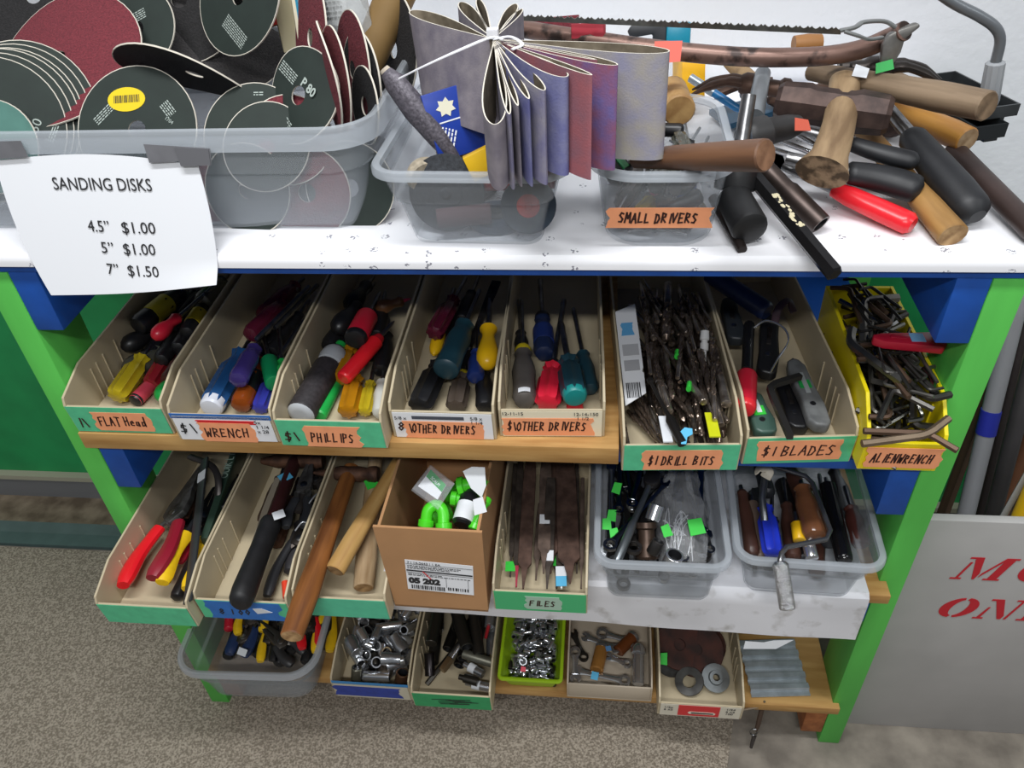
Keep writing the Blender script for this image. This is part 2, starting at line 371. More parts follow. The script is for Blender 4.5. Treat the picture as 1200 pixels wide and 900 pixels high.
def leaner(name, label, cat, p1, y1, p2, y2, r, m, up=.25, flat=1.0, n=12, tape=None):
    B = WY(*p2, y2); lo, hi = 0.0, 6.0
    for _ in range(40):
        k = (lo + hi) / 2; q = WY(p2[0] + (p1[0] - p2[0]) * k, p2[1] + (p1[1] - p2[1]) * k, y1)
        lo, hi = (k, hi) if q.z > .004 else (lo, k)
    A = q; d = (B - A).normalized(); B = B + d * up; L = (B - A).length
    t = thing(name, label, cat, FR(A, B))
    MB().lathe([(0, r), (L, r)], n, ry=flat).build('pole' if flat == 1 else 'plank', m, t)
    if tape: MB().lathe([(tape[0] * L, r + .0015), (tape[1] * L, r + .0015)], n).build('tape_band', mat('#2b35a8', .5), t)
    return t
M_pvc = mat('#9a9a9e', .45, var=.06, scale=5); M_dkp = mat('#4a4648', .5, .3, var=.15, scale=12)
leaner('plastic_pipe', 'light grey plastic pipe with blue tape leaning behind the grey board', 'pipe', (1134, 594), .12, (1190, 365), .34, .0145, M_pvc, .1, tape=(.64, .69))
leaner('metal_pipe', 'dark grey pipe standing right of the light grey plastic pipe', 'pipe', (1166, 594), .1, (1206, 440), .22, .013, M_dkp, .2)
leaner('wooden_plank', 'dark brown timber strip leaning beside the right green leg', 'plank', (1108, 594), .2, (1150, 480), .33, .021, mat('#5c4432', .7, h2='#3f2e22', scale=12, stretch=(.2, 3, 3)), .25, flat=.5, n=4)
leaner('wooden_pole', 'reddish brown round pole at the right edge behind the board', 'pole', (1176, 594), .2, (1212, 500), .3, .013, mat('#6d4630', .6, var=.2, scale=10), .15)
leaner('metal_pipe', 'slim dark pipe between the two thicker pipes behind the board', 'pipe', (1151, 594), .21, (1196, 400), .4, .008, mat('#3c3534', .5, .3), .2)
leaner('plastic_strip', 'pale grey strip low at the right edge behind the board', 'panel', (1180, 597), .075, (1212, 540), .13, .016, mat('#a6a8aa', .5), .05, flat=.3, n=4)
leaner('plastic_pole', 'yellow pole just showing over the board at the right edge', 'pole', (1197, 597), .075, (1215, 555), .12, .01, M_yellow, .1)
leaner('wooden_board', 'weathered grey brown board leaning far behind the pipes', 'board', (1188, 540), .3, (1206, 380), .42, .05, mat('#6e655c', .7, h2='#4c443c', scale=10, stretch=(.2, 3, 3)), .1, flat=.25, n=4)

# ------------------------------------------------------------------ open-front bins
def bin_box(label, x0, x1, yf, z0, ang=0.0, h=.08, lip=.05, depth=.44, m=None, kink=.055, group=None, lean=.004, ribs=(.07, .085, .105, .14), t=.0035):
    w = x1 - x0; R_ = thing('storage_bin', label, 'bin', TR(x0, yf, z0, math.radians(ang)), group); m = m or M_putty
    b = MB(); side = [(0, 0), (depth, 0), (depth, h), (kink, h), (-lean + .004, lip + .012), (-lean, lip)]
    for x in (0, w - t): b.prism(side, x, x + t, Matrix(((0, 0, 1, 0), (1, 0, 0, 0), (0, 1, 0, 0), (0, 0, 0, 1))))
    b.box(t, w - t, 0, depth, 0, .003); b.box(t, w - t, depth - t, depth, .003, h)
    b.prism([(0, 0), (t, .003), (t - lean, lip), (-lean, lip)][::-1], t, w - t, Matrix(((0, 0, 1, 0), (1, 0, 0, 0), (0, 1, 0, 0), (0, 0, 0, 1))))
    for y in ribs:
        for x in (t, w - t - .002): b.box(x, x + .002, y - .0014, y + .0014, .004, h * .72)
    b.build('body', m, R_, smooth=False, bevel=.0006, seg=1)
    F = PL((0, -.0006, .0), (1, 0, 0), (0, -lean, lip)); sl = math.hypot(lean, lip)
    return R_, F, w, sl
def bin_label(R_, F, w, sl, base=None, card=None, text=None, x0=.28, x1=.85, y0=.1, y1=.82, size=.017, seed=3, price=None, tape=None, tx=.006, asp=.62, base_y=(.03, 1.0)):
    if base: sheet(R_, 'tape', .002, sl * base_y[0], w - .002, sl * base_y[1], F, base, .0005)
    if card: sheet(R_, 'card', .004, sl * .02, w - .004, sl * .97, F, card, .0005)
    if text:
        T_ = sheet(R_, 'label', w * x0, sl * y0, w * x1, sl * y1, F, tape or M_tape_orange, .0004, rag=.0035, z=.0006, seed=seed, skew=.004)
        T_['label'] = 'torn strip of tape with pen writing'
        pen_text(T_, text, size * .98, Matrix.Translation((w * x0 + tx, sl * (y0 + .2), .00105)), M_pen, seed=seed, asp=asp, fit=w * (x1 - x0) - tx * 1.7)
    if price: pen_text(R_, price, size * .95, F @ Matrix.Translation((w * .05, sl * .22, .0012)), M_pen, seed=seed + 9)
bins = {}
def mk(k, *a, **kw): bins[k] = bin_box(*a, **kw); return bins[k]
bin_label(*mk('flat', 'putty plastic bin labelled FLAT HEAD at the left end of the middle shelf', -.731, -.587, -.02, .775), base=M_tape_green, text='FLAT Head', x0=.24, x1=.8, price='1\\', size=.018, asp=.6)
r = mk('wrench', 'putty plastic bin with blue-topped card labelled WRENCH', -.575, -.430, -.03, .775)
bin_label(*r, base=M_tape_blue, base_y=(.86, 1.04), card=M_paper, text='WRENCH', x0=.25, x1=.76, y0=-.02, y1=.72, size=.017)
pen_text(r[0], '$\\', .018, r[1] @ Matrix.Translation((.008, .016, .0012)), M_ink, seed=4)
type_text(r[0], '5x\n1 1/4\nx 28', .009, r[1] @ Matrix.Translation((.118, .036, .0011)), M_ink)
sheet(r[0], 'sticker', .036, .034, .118, .041, r[1], M_red, .0003, z=.0005, rag=.003)
bin_label(*mk('phil', 'putty plastic bin labelled PHILLIPS', -.426, -.279, -.036, .775), base=M_tape_green, text='PHILLIPS', x0=.26, x1=.74, y0=.02, price='$\\', size=.017, asp=.5, seed=8)
r = mk('oth1', 'putty plastic bin labelled OTHER DRIVERS holding a yellow handled driver', -.275, -.134, -.013, .775)
bin_label(*r, card=M_paper, text='\\OTHER DRIVERS', x0=.12, x1=.84, y0=.02, y1=.66, size=.016, asp=.48, seed=5)
sheet(r[0], 'printed_band', .03, .037, .1, .043, r[1], mat('#4b505c', .6), .0003, z=.0006)
type_text(r[0], '5/8 x', .008, r[1] @ Matrix.Translation((.006, .036, .0011)), M_ink); type_text(r[0], '5/8 x\n1 1/4', .008, r[1] @ Matrix.Translation((.108, .038, .0011)), M_ink)
pen_text(r[0], '8', .014, r[1] @ Matrix.Translation((.008, .016, .0012)), M_pen)
r = mk('oth2', 'putty plastic bin labelled OTHER DRIVERS holding the red and teal drivers', -.130, .010, -.006, .775, ang=2)
bin_label(*r, card=mat('#eee4c8', .7), text='$\\OTHER DRIVERS', x0=.03, x1=.86, y0=.06, y1=.72, size=.016, asp=.48, seed=6)
type_text(r[0], '12-14-150\n  1 1/2', .008, r[1] @ Matrix.Translation((.098, .041, .0011)), M_ink); type_text(r[0], '12-11-15', .008, r[1] @ Matrix.Translation((.004, .042, .0011)), M_ink)
bin_label(*mk('drill', 'putty plastic bin labelled DRILL BITS packed with twist drills', .033, .184, -.035, .7455, ang=3), base=M_tape_green, text='$1 DRILL BITS', x0=.18, x1=.82, size=.017, asp=.52, seed=11, y0=.06)
bin_label(*mk('blade', 'putty plastic bin labelled BLADES holding knives', .190, .331, -.016, .7455, ang=4.5), base=M_tape_green, text='$1 BLADES', x0=.12, x1=.86, size=.018, seed=12, y0=.14, y1=.9)
M_ybin = mat('#e8d414', .4)
r = mk('allen', 'yellow plastic bin labelled ALLEN WRENCH at the right end of the middle shelf', .331, .4264, -.032, .759, m=M_ybin, h=.095, kink=.04, lean=.004, ribs=(.05, .16), depth=.285, t=.005)
bin_label(*r, text='ALlENWRENCH', x0=.06, x1=.95, y0=.12, y1=.86, size=.016, asp=.46, seed=14)
tag(MB().box(.335, .424, .0, .24, .7455, .7585).build('board', M_wood, None, bevel=.001), 'offcut board packed under the yellow ALLEN WRENCH bin', 'board')
M_lb = mat('#58c49c', .6, var=.05, scale=50)
r = mk('pliers', 'putty plastic bin with blank green tape holding red and yellow handled pliers', -.733, -.589, -.142, .494); bin_label(*r, base=M_tape_green)
r = mk('maul', 'putty plastic bin with blue and green tape holding a black gripped hammer', -.587, -.444, -.125, .494); bin_label(*r, base=M_tape_green)
sheet(r[0], 'tape', .016, .002, .128, .05, r[1], M_tape_blue, .0003, rag=.006, z=.0006, seed=2)
pen_text(r[0], '8 1 00 2', .013, r[1] @ Matrix.Translation((.03, .016, .0012)), M_ink)
b = MB(); b.prism([(.09, .02), (.115, .026), (.1, .036), (.086, .034)], .001, .0013); b.build('sticker', M_tag_white, r[0], r[1])
r = mk('handles', 'putty plastic bin with blank green tape holding loose wooden hammer handles', -.441, -.300, -.112, .494); bin_label(*r, base=M_lb)
r = mk('files', 'putty plastic bin labelled FILES', -.147, -.009, -.086, .496, depth=.28); bin_label(*r, base=mat('#48b878', .6), text='FILES', x0=.34, x1=.7, y0=.14, y1=.82, size=.014, tape=mat('#a9c7b2', .7), asp=.5)
r = mk('sock', 'putty plastic bin with dark blue label full of chrome sockets on the bottom shelf', -.471, -.325, -.045, .143, depth=.26); bin_label(*r, card=mat('#c8c2ae', .7))
sheet(r[0], 'tape', .003, .006, .125, .043, r[1], mat('#1d3a9a', .5, var=.15, scale=60), .0004, rag=.006, z=.0006)
sheet(r[0], 'tape', .003, .051, .144, .06, r[1], mat('#3586c4', .5), .0004, z=.0002)
r = mk('deep', 'putty plastic bin with a scribbled-out green label on the bottom shelf', -.321, -.177, -.055, .143, depth=.26); bin_label(*r, base=mat('#2f9c60', .6, var=.07, scale=50))
b = MB(); q = random.Random(3)
for k in range(16): a = .035 + q.random() * .05; y = .014 + q.random() * .02; b.prism([(a, y), (a + .035, y + .003), (a + .036, y + .0055), (a, y + .0025)], .0007 + k * 1e-5, .0009 + k * 1e-5)
b.build('scribble', mat('#15402a', .7), r[0], r[1], smooth=False)
r = mk('discbin', 'putty plastic bin with red printed card holding rusty discs on the bottom shelf', .116, .262, -.042, .143, depth=.26, lip=.045); bin_label(*r, card=mat('#d9d3c2', .7))
sheet(r[0], 'printed_band', .035, .004, .106, .044, r[1], M_red, .0003, z=.0006)
b = MB(); b.prism([(.055, .012), (.098, .012), (.1, .017), (.096, .021), (.055, .021), (.052, .017)], .0011, .0013); b.build('screw_picture', mat('#e8e2d0', .6), r[0], r[1], smooth=False)
b = MB(); b.prism([(.058, .014), (.096, .0145), (.096, .0185), (.058, .019)], .0014, .0016); b.build('screw_picture', mat('#3a3634', .6), r[0], r[1], smooth=False)
type_text(r[0], '1/2x\n6 x2', .009, r[1] @ Matrix.Translation((.01, .03, .0011)), M_ink); type_text(r[0], '1/24\n6 x2\n100', .009, r[1] @ Matrix.Translation((.116, .034, .0011)), M_ink)

# ------------------------------------------------------------------ translucent tubs
def rrect(x0, x1, y0, y1, r, z, n=6):
    P = []
    for cx, cy, a in ((x1 - r, y0 + r, -90), (x1 - r, y1 - r, 0), (x0 + r, y1 - r, 90), (x0 + r, y0 + r, 180)):
        for k in range(n + 1): t = math.radians(a + 90 * k / n); P.append(Vector((cx + r * math.cos(t), cy + r * math.sin(t), z)))
    return P
def tub(label, x0, x1, y0, y1, z0, z1, tp, rc, ang=0.0, m=None, mr=None, name='plastic_tub', lipw=.008, step=True, t=.0018, rimh=.9):
    cx, cy = (x0 + x1) / 2, (y0 + y1) / 2; R_ = thing(name, label, 'tub', TR(cx, cy, z0, math.radians(ang)))
    X, Y, H = (x1 - x0) / 2 - lipw, (y1 - y0) / 2 - lipw, z1 - z0; b = MB()
    def rg(q, ins, z): d = tp * (1 - q) + ins; return rrect(-X + d, X - d, -Y + d, Y - d, max(.004, rc - ins - tp * (1 - q) * .3), z)
    outer = [rg(0, .006, 0), rg(0, .002, .001), rg(.02, 0, .006)]
    if step: outer += [rg(.55, .004, H * .55), rg(.58, -.001, H * .575)]
    outer += [rg(.97, 0, H * .92)]; inner = [rg(.97, t, H * .92)]
    if step: inner += [rg(.58, t - .001, H * .575), rg(.55, t + .004, H * .55)]
    inner += [rg(.03, t, .008), rg(0, t + .006, .0025)]
    b.loft(outer + inner); b.build('body', m or M_clear, R_)
    r = MB(); r.loft([rg(1, t, H * .92), rg(1, 0, H * .92 - .002), rg(1, -lipw * .5, H * (rimh + .03)), rg(1, -lipw, H * rimh), rg(1, -lipw, H * .965), rg(1, -lipw * .8, H * .99), rg(1, -lipw * .35, H), rg(1, t, H * .985)], closed=True)
    r.build('rim', mr or M_clear_rim, R_)
    return R_
tub('large translucent tub full of sanding discs on the worktop', -1.06, -.250, .024, .43, 1.0505, 1.192, .026, .05, lipw=.009, rimh=.82, m=mat('#ccd2d8', .3, alpha=.28))
tub('translucent tub of sanding belts left of the small round-cornered tub', -.250, -.030, -.012, .30, 1.0505, 1.156, .026, .028, ang=-2)
sd = tub('small round-cornered translucent tub labelled SMALL DRIVERS', -.016, .146, -.002, .235, 1.0505, 1.150, .012, .045, step=False)
tub('translucent tub of wrenches on the lower shelf beside the FILES bin', -.002, .193, -.078, .24, .496, .603, .014, .022)
tub('translucent tub holding a bent crank brace at the right end of the lower shelf',   .2, .408, -.064, .24, .496, .603, .02, .024, ang=-2)
tub('wide translucent tub of assorted pliers under the left end on the bottom shelf', -.744, -.484, -.088, .16, .1435, .264, .02, .045, ang=2, mr=mat('#c9cdd2', .3, alpha=.4))
b = MB()
tub('lime green plastic box packed with tiny chrome sockets', -.170, -.052, -.024, .19, .1435, .196, .014, .006, m=mat('#9cc21e', .4), mr=mat('#9cc21e', .4), name='plastic_box', lipw=.004, step=False)
# label on the small tub
w0 = PL((-.059, -.1055, .030), (1, 0, 0), (0, -.12, 1)); T_ = sheet(sd, 'label', -.0, -.0, .108, .026, w0, M_tape_orange, .0005, rag=.004, z=.0002, skew=.004)
pen_text(T_, 'SMALL DRIVERS', .012, Matrix.Translation((.012, .007, .0009)), M_pen, seed=20, fit=.086)
# low beige open box
bx = thing('parts_tray', 'low beige plastic tray with wrenches and a glass fuse between lime box and disc bin', 'tray', TR(-.045, -.02, .143))
b = MB(); w, dp, t = .152, .22, .003
b.box(0, w, 0, dp, 0, .003)
for q in ((0, t, 0, dp), (w - t, w, 0, dp)): b.prism([(0, .003), (dp, .003), (dp, .07), (.03, .062), (0, .044)], q[0], q[1], Matrix(((0, 0, 1, 0), (1, 0, 0, 0), (0, 1, 0, 0), (0, 0, 0, 1))))
b.box(t, w - t, 0, t, .003, .044); b.box(t, w - t, dp - t, dp, .003, .07); b.build('body', mat('#b7aa97', .5), bx, bevel=.001)
# ------------------------------------------------------------------ tool builders (x runs from the grip towards the working end)
def handle_shape(b, style, L, r):
    if style == 'flute':
        b.lathe([(0, r * .55), (L * .03, r * .9), (L * .09, r), (L * .68, r), (L * .78, r * .74), (L * .87, r * .58), (L * .94, r * .78), (L * .98, r * .84), (L, r * .6)], 24, flute=8, fd=.12)
    elif style == 'grip':
        b.lathe([(0, r * .5), (L * .03, r * .85), (L * .1, r), (L * .35, r * .93), (L * .6, r * 1.0), (L * .78, r * .82), (L * .88, r * .66), (L * .95, r * .8), (L, r * .55)], 20, flute=6, fd=.04)
    elif style == 'ball':
        b.lathe([(0, r * .2), (L * .05, r * .6), (L * .15, r * .92), (L * .3, r), (L * .48, r * .86), (L * .62, r * .62), (L * .75, r * .6), (L * .9, r * .75), (L, r * .5)], 18)
    elif style == 'pear':
        b.lathe([(0, r * .3), (L * .04, r * .62), (L * .15, r * .95), (L * .3, r), (L * .55, r * .78), (L * .75, r * .55), (L * .88, r * .6), (L * .97, r * .8), (L, r * .6)], 18)
    else:
        b.lathe([(0, r * .8), (L * .02, r * .95), (L * .05, r), (L * .95, r), (L * .98, r * .95), (L, r * .7)], 20, flute=style == 'knurl' and 20 or 0, fd=.05)
def screwdriver(label, A, B, hl, r, m, style='flute', shaft=.0032, ms=None, cap=None, collar=None, tip='flat', sticker=None, group=None, name='screwdriver', band=None):
    A, B = Vector(A), Vector(B); L = max((B - A).length, hl + .012); t = thing(name, label, 'screwdriver', FR(A, B), group)
    b = MB(); handle_shape(b, style, hl, r); b.build('handle', m, t)
    s_ = MB(); s_.lathe([(hl - .004, shaft), (L - .016, shaft), (L - .008, shaft * (1.15 if tip == 'flat' else .9)), (L, shaft * (.95 if tip == 'flat' else .25))], 10, ry=1.0); s_.build('shaft', ms or M_steel, t)
    if cap: c = MB(); c.lathe([(-.002, r * .5), (-.001, r * .84), (.002, r * 1.0), (hl * .11, r * 1.03), (hl * .12, r * .9)], 20); c.build('end_cap', cap, t)
    if collar: c = MB(); c.lathe([(hl - .003, r * .7), (hl + .003, r * .78), (hl + .009, r * .6), (hl + .01, shaft)], 14); c.build('collar', collar, t)
    if band: c = MB(); c.lathe([(hl * .3, r * 1.02), (hl * .66, r * 1.02)], 20); c.build('label_band', band, t)
    if sticker:
        c = MB(); k = r * 1.04; w = .009
        c.tube([(hl * sticker[1], k * math.sin(a) , k * math.cos(a)) for a in (-.5, -.25, 0, .25, .5)], .006, 4, flat=.06, up=(0, 0, 1)); c.build('sticker', sticker[0], t)
    return t
def plank_bar(pts, w, th, up=(0, 0, 1), b=None, n=10):
    b = b or MB(); b.tube(pts, w, n, flat=th / (w if not isinstance(w, list) else max(w)), up=up); return b
def curve(pts, n=5):
    """Catmull-Rom through pts"""
    P = [Vector(p) for p in pts]; P = [P[0] * 2 - P[1]] + P + [P[-1] * 2 - P[-2]]; o = []
    for i in range(1, len(P) - 2):
        for k in range(n):
            t = k / n; a, b, c, d = P[i - 1], P[i], P[i + 1], P[i + 2]
            o.append(.5 * ((2 * b) + (c - a) * t + (2 * a - 5 * b + 4 * c - d) * t * t + (3 * b - a - 3 * c + d) * t ** 3))
    return o + [P[-2]]
def pliers(label, A, B, mg, spread=.05, grip=.11, mj=None, r=.0075, group=None, nose=.05, name='pliers', mg2=None, up=(0, 0, 1), roll=0.0, jw=1.0):
    """two gripped arms from A, jaw tip at B"""
    A, B = Vector(A), Vector(B); L = (B - A).length; t = thing(name, label, 'pliers', FR(A, B, up, roll), group); mj = mj or M_dsteel; pv = L - nose - .02
    for s, m in ((1, mg), (-1, mg2 or mg)):
        C_ = curve([(0, s * spread * .5, 0), (grip * .5, s * spread * .56, 0), (grip, s * spread * .34, 0), (pv - .012, s * .011, 0)])
        n = int(len(C_) * .68)
        b = MB(); b.tube(C_[:n + 1], [r * .8] + [r * (1 + .12 * math.sin(6 * k / n)) for k in range(1, n)] + [r * .85], 10, flat=.75); h = b.build('handle', m, t)
        b = MB(); b.tube(C_[n - 1:] + [Vector((pv + .006, -s * .004, s * .001))], .0052, 6, flat=.8); b.build('arm', mj, t)
        b = MB(); b.prism([(pv - .012, s * -.002), (pv, s * -.013), (pv + .016, s * -.012), (L - .004, s * -.0045), (L, s * -.0015), (L, s * -.0002), (pv + .022, s * -.0004), (pv + .012, s * .011), (pv - .008, s * .012)][::-s] if jw == 1 else [(pv - .022, s * -.003), (pv, s * -.013 * jw), (pv + .03, s * -.013 * jw), (pv + .05, s * -.009 * jw), (L, s * -.004), (L, s * -.0002), (pv + .022, s * -.0004), (pv + .012, s * .011), (pv - .012, s * .012)][::-s], -.0055 + .001 * s, .0055 + .001 * s); b.build('jaw', mj, t, bevel=.0012)
    b = MB(); b.prism([(pv + .002 + .006 * math.cos(k * PI / 6), .006 * math.sin(k * PI / 6)) for k in range(12)], -.0075, .008); b.build('pivot', M_steel, t, bevel=.0006)
    return t
def cutter(b, L, w, th, taper=.6): pass
def file_tool(label, A, B, w, th, m, tang=.04, mt=None, tags=(), group=None, kind='flat'):
    A, B = Vector(A), Vector(B); L = (B - A).length; t = thing('file', label, 'file', FR(A, B), group)
    b = MB()
    if kind == 'flat': b.prism([(tang, -w * .5), (L - .03, -w * .5), (L, -w * .4), (L, w * .4), (L - .03, w * .5), (tang, w * .5), (tang - .008, w * .28), (tang - .008, -w * .28)], -th / 2, th / 2); b.build('blade', m, t, bevel=.0007, seg=1)
    else: b.lathe([(tang - .008, w * .3), (tang, w * .5), (L * .6, w * .5), (L, w * .22)], 4 if kind == 'square' else 12, ry=1); b.build('blade', m, t)
    b = MB(); q = w * .22; b.loft([[Vector((x, sx * k, sz * min(k, th * .45))) for sx, sz in ((-1, -1), (1, -1), (1, 1), (-1, 1))] for x, k in ((tang - .006, w * .26), (tang * .4, q * .6), (0, .0012))]); b.build('tang', mt or m, t)
    for x, mm in tags:
        b = MB(); b.box(x - .009, x + .009, -.008, .008, th / 2, th / 2 + .0008); o = b.build('price_tag', mm, t)
    return t
def twist(L, r, shank=.4, n=10, turns=None, lead=None):
    """a twist drill: plain shank, then two helical flutes to a point"""
    b = MB(); s0 = L * shank; b.lathe([(0, r * .8), (.0008, r * .95), (s0 - .002, r * .95), (s0, r * .8)], 10); turns = turns or (L - s0) / (r * 11)
    k = max(14, int(turns * 12)); rings = []
    for i in range(k + 1):
        f = i / k; x = s0 + (L - s0) * f; a0 = 2 * PI * turns * f; q = 1 if f < .94 else max(.12, (1 - f) / .06)
        rings.append([Vector((x, r * q * (1 - .55 * max(0, math.cos(2 * (j * 2 * PI / 12))) ** 2) * math.cos(a0 + j * 2 * PI / 12), r * q * (1 - .55 * max(0, math.cos(2 * (j * 2 * PI / 12))) ** 2) * math.sin(a0 + j * 2 * PI / 12))) for j in range(12)])
    b.loft(rings, m=1); return b
def hexkey(La, Lb, r, bend=None):
    """L-shaped hexagon key in the local xy plane: long arm along x from 0, short arm along y"""
    bend = bend or r * 2.2; P = [Vector((0, 0, 0)), Vector((La - bend, 0, 0))]
    for k in range(1, 6): a = k / 6 * PI / 2; P.append(Vector((La - bend + bend * math.sin(a), bend - bend * math.cos(a), 0)))
    P += [Vector((La, bend, 0)), Vector((La, Lb, 0))]
    b = MB(); b.tube(P, r, 6); return b
def socket(L, r, ri=None, drive=False, step=.0):
    """hollow socket along x, open hexagon mouth at x = 0"""
    ri = ri or r * .72; b = MB(); n = 18
    r2 = r * (1 - step); P = [(.0, ri * 1.04), (0, r * .94), (.0006, r)] + ([(L * .45, r), (L * .55, r2)] if step else []) + [(L - .0008, r2), (L, r2 * .94), (L, r * .5)]
    b.lathe(P, n, caps=(False, True)); b.lathe([(0, ri * 1.04), (.0008, ri), (L * .55, ri * .97)], 12, m=1, caps=(False, True)); return b
def wrench_mesh(L, w, ring=.011, jaw=.012, th=.005):
    """combination wrench along x: ring at 0, open jaw at L"""
    b = MB(); M = None; n = 20
    o_ = [[Vector((ring * k * math.cos(2 * PI * j / n), ring * k * math.sin(2 * PI * j / n), z)) for j in range(n)] for k, z in ((1, -th * .6), (1, th * .6), (.62, th * .6), (.62, -th * .6))]
    b.loft(o_, closed=True)
    b.tube([(ring * .85, 0, 0), (ring * 1.6, 0, 0), (L * .5, 0, 0), (L - jaw * 1.4, 0, 0), (L - jaw * .7, 0, 0)], [w * .8, w * .6, w * .5, w * .6, w * .85], 8, flat=.55)
    J = jaw; b.prism([(L - J * .9, -J * .35), (L - J * .4, -J * .9), (L + J * .4, -J * .85), (L + J * .75, -J * .35), (L + J * .1, -J * .32), (L - J * .2, 0), (L + J * .1, J * .36), (L + J * .7, J * .5), (L + J * .3, J * .95), (L - J * .5, J * .9), (L - J * .95, J * .3)], -th * .5, th * .5)
    return b
def rod_handle(b, pts, r, flat=.8, n=16, m=0, mcap=None): return b.tube(curve(pts), r, n, m, flat=flat, mcap=mcap)
def tagbox(par, x, y, z, m, s=.013, rz=.2, name='price_tag', w=None):
    b = MB(); w = w or s; b.box(-s / 2, s / 2, -w / 2, w / 2, 0, .0008); return b.build(name, m, par, TR(x, y, z, rz), smooth=False)

# ---- settling loose pieces in a heap: each rests on two points of what already lies below it
class Heap:
    def __init__(s, M, w, d, z0, cell=.002):
        s.M, s.w, s.d, s.c = M, w, d, cell; s.H = np.full((int(w / cell) + 2, int(d / cell) + 2), z0)
    def h(s, x, y):
        i = min(max(int(x / s.c), 0), s.H.shape[0] - 1); j = min(max(int(y / s.c), 0), s.H.shape[1] - 1); return s.H[i, j]
    def rest(s, x, y, a, L, r):
        """(centre height, slope) of a bar of length L and radius r at heading a"""
        ca, sa = math.cos(a), math.sin(a); S = np.arange(-L / 2, L / 2 + .001, .0025); hs = []
        for q in S: hs.append(max(s.h(x + q * ca - o * sa, y + q * sa + o * ca) for o in (-.7 * r, 0, .7 * r)))
        hull = []
        for p in zip(S, hs):
            while len(hull) > 1 and (hull[-1][0] - hull[-2][0]) * (p[1] - hull[-2][1]) - (hull[-1][1] - hull[-2][1]) * (p[0] - hull[-2][0]) >= 0: hull.pop()
            hull.append(p)
        for u, v in zip(hull, hull[1:]):
            if u[0] <= 0 <= v[0]: k = (v[1] - u[1]) / max(1e-6, v[0] - u[0]); return u[1] - k * u[0] + r, k
        return max(hs) + r, 0
    def put(s, x, y, a, L, r, z, k):
        ca, sa = math.cos(a), math.sin(a)
        for q in np.arange(-L / 2, L / 2 + .001, s.c * .8):
            for o in np.arange(-r, r + 1e-5, s.c * .8):
                i = int((x + q * ca - o * sa) / s.c); j = int((y + q * sa + o * ca) / s.c)
                if 0 <= i < s.H.shape[0] and 0 <= j < s.H.shape[1]: s.H[i, j] = max(s.H[i, j], z + k * q + math.sqrt(max(0, r * r - o * o)))
    def drop(s, L, r, amean=PI / 2, aspread=.25, tries=12, rng=rnd, box=None, slope=.5, flip=False, zmax=9.0):
        """find a low resting place; returns the bar's matrix (x along it, origin at its start)"""
        best = None; bx = box or (0, s.w, 0, s.d)
        for _ in range(tries):
            a = amean + rng.gauss(0, aspread); hx, hy = abs(math.cos(a)) * L / 2 + r, abs(math.sin(a)) * L / 2 + r
            if bx[1] - bx[0] < 2 * hx + .001 or bx[3] - bx[2] < 2 * hy + .001: continue
            x, y = rng.uniform(bx[0] + hx, bx[1] - hx), rng.uniform(bx[2] + hy, bx[3] - hy); z, k = s.rest(x, y, a, L, r)
            if abs(k) > slope or z + abs(k) * L / 2 + r > zmax: continue
            if best is None or z + abs(k) * .02 < best[0]: best = (z + abs(k) * .02, x, y, a, z, k)
        if best is None: return None
        _, x, y, a, z, k = best; s.put(x, y, a, L, r, z, k)
        ca, sa = math.cos(a), math.sin(a); h = L / 2 / math.sqrt(1 + k * k)
        A = Vector((x - ca * h, y - sa * h, z - k * h)); B = Vector((x + ca * h, y + sa * h, z + k * h))
        if flip and rng.random() < .5: A, B = B, A
        return s.M @ FR(A, B)
def purge(protos):
    """drop the kinds that found no room"""
    for p in protos:
        if p[-1][0]:
            for o in [c for ch in p[0].children for c in ch.children] + list(p[0].children) + [p[0]]: bpy.data.objects.remove(o)
def bin_heap(k, cell=.002, d=.29):
    bpy.context.view_layer.update(); R_, F, w, sl = bins[k]; return Heap(R_.matrix_local @ Matrix.Translation((.004, .004, 0)), w - .008, d, .0035, cell)
# ------------------------------------------------------------------ middle shelf: screwdriver bins
def ac(h, **k): return mat(h, .18, trans=.35, var=.08, scale=30)
A_yel, A_amb, A_blue, A_pur, A_smoke, A_red, A_mag = ac('#d8c02a'), ac('#c98a18'), ac('#2c5f9a'), ac('#4a3c86'), ac('#5a5a50'), ac('#c8202a'), ac('#6a2036')
H_black = mat('#18181a', .38, var=.15, scale=40); H_grey = mat('#55504c', .5, var=.1, scale=40); H_red = mat('#cf2238', .32); H_green = mat('#1fa548', .35); H_teal = mat('#1f5a66', .4); H_dteal = mat('#1b3b46', .42)
H_yel = mat('#e6b414', .3); H_navy = mat('#1c2f6a', .38); H_brown = mat('#3a2620', .4); H_white = mat('#c9c9c0', .4); H_cyan = mat('#17827f', .4)
def SD(label, u1, v1, z1, u2, v2, z2, hl, r, m, style='flute', **k): return screwdriver(label, W(u1, v1, z1), W(u2, v2, z2), hl, r, m, style, **k)
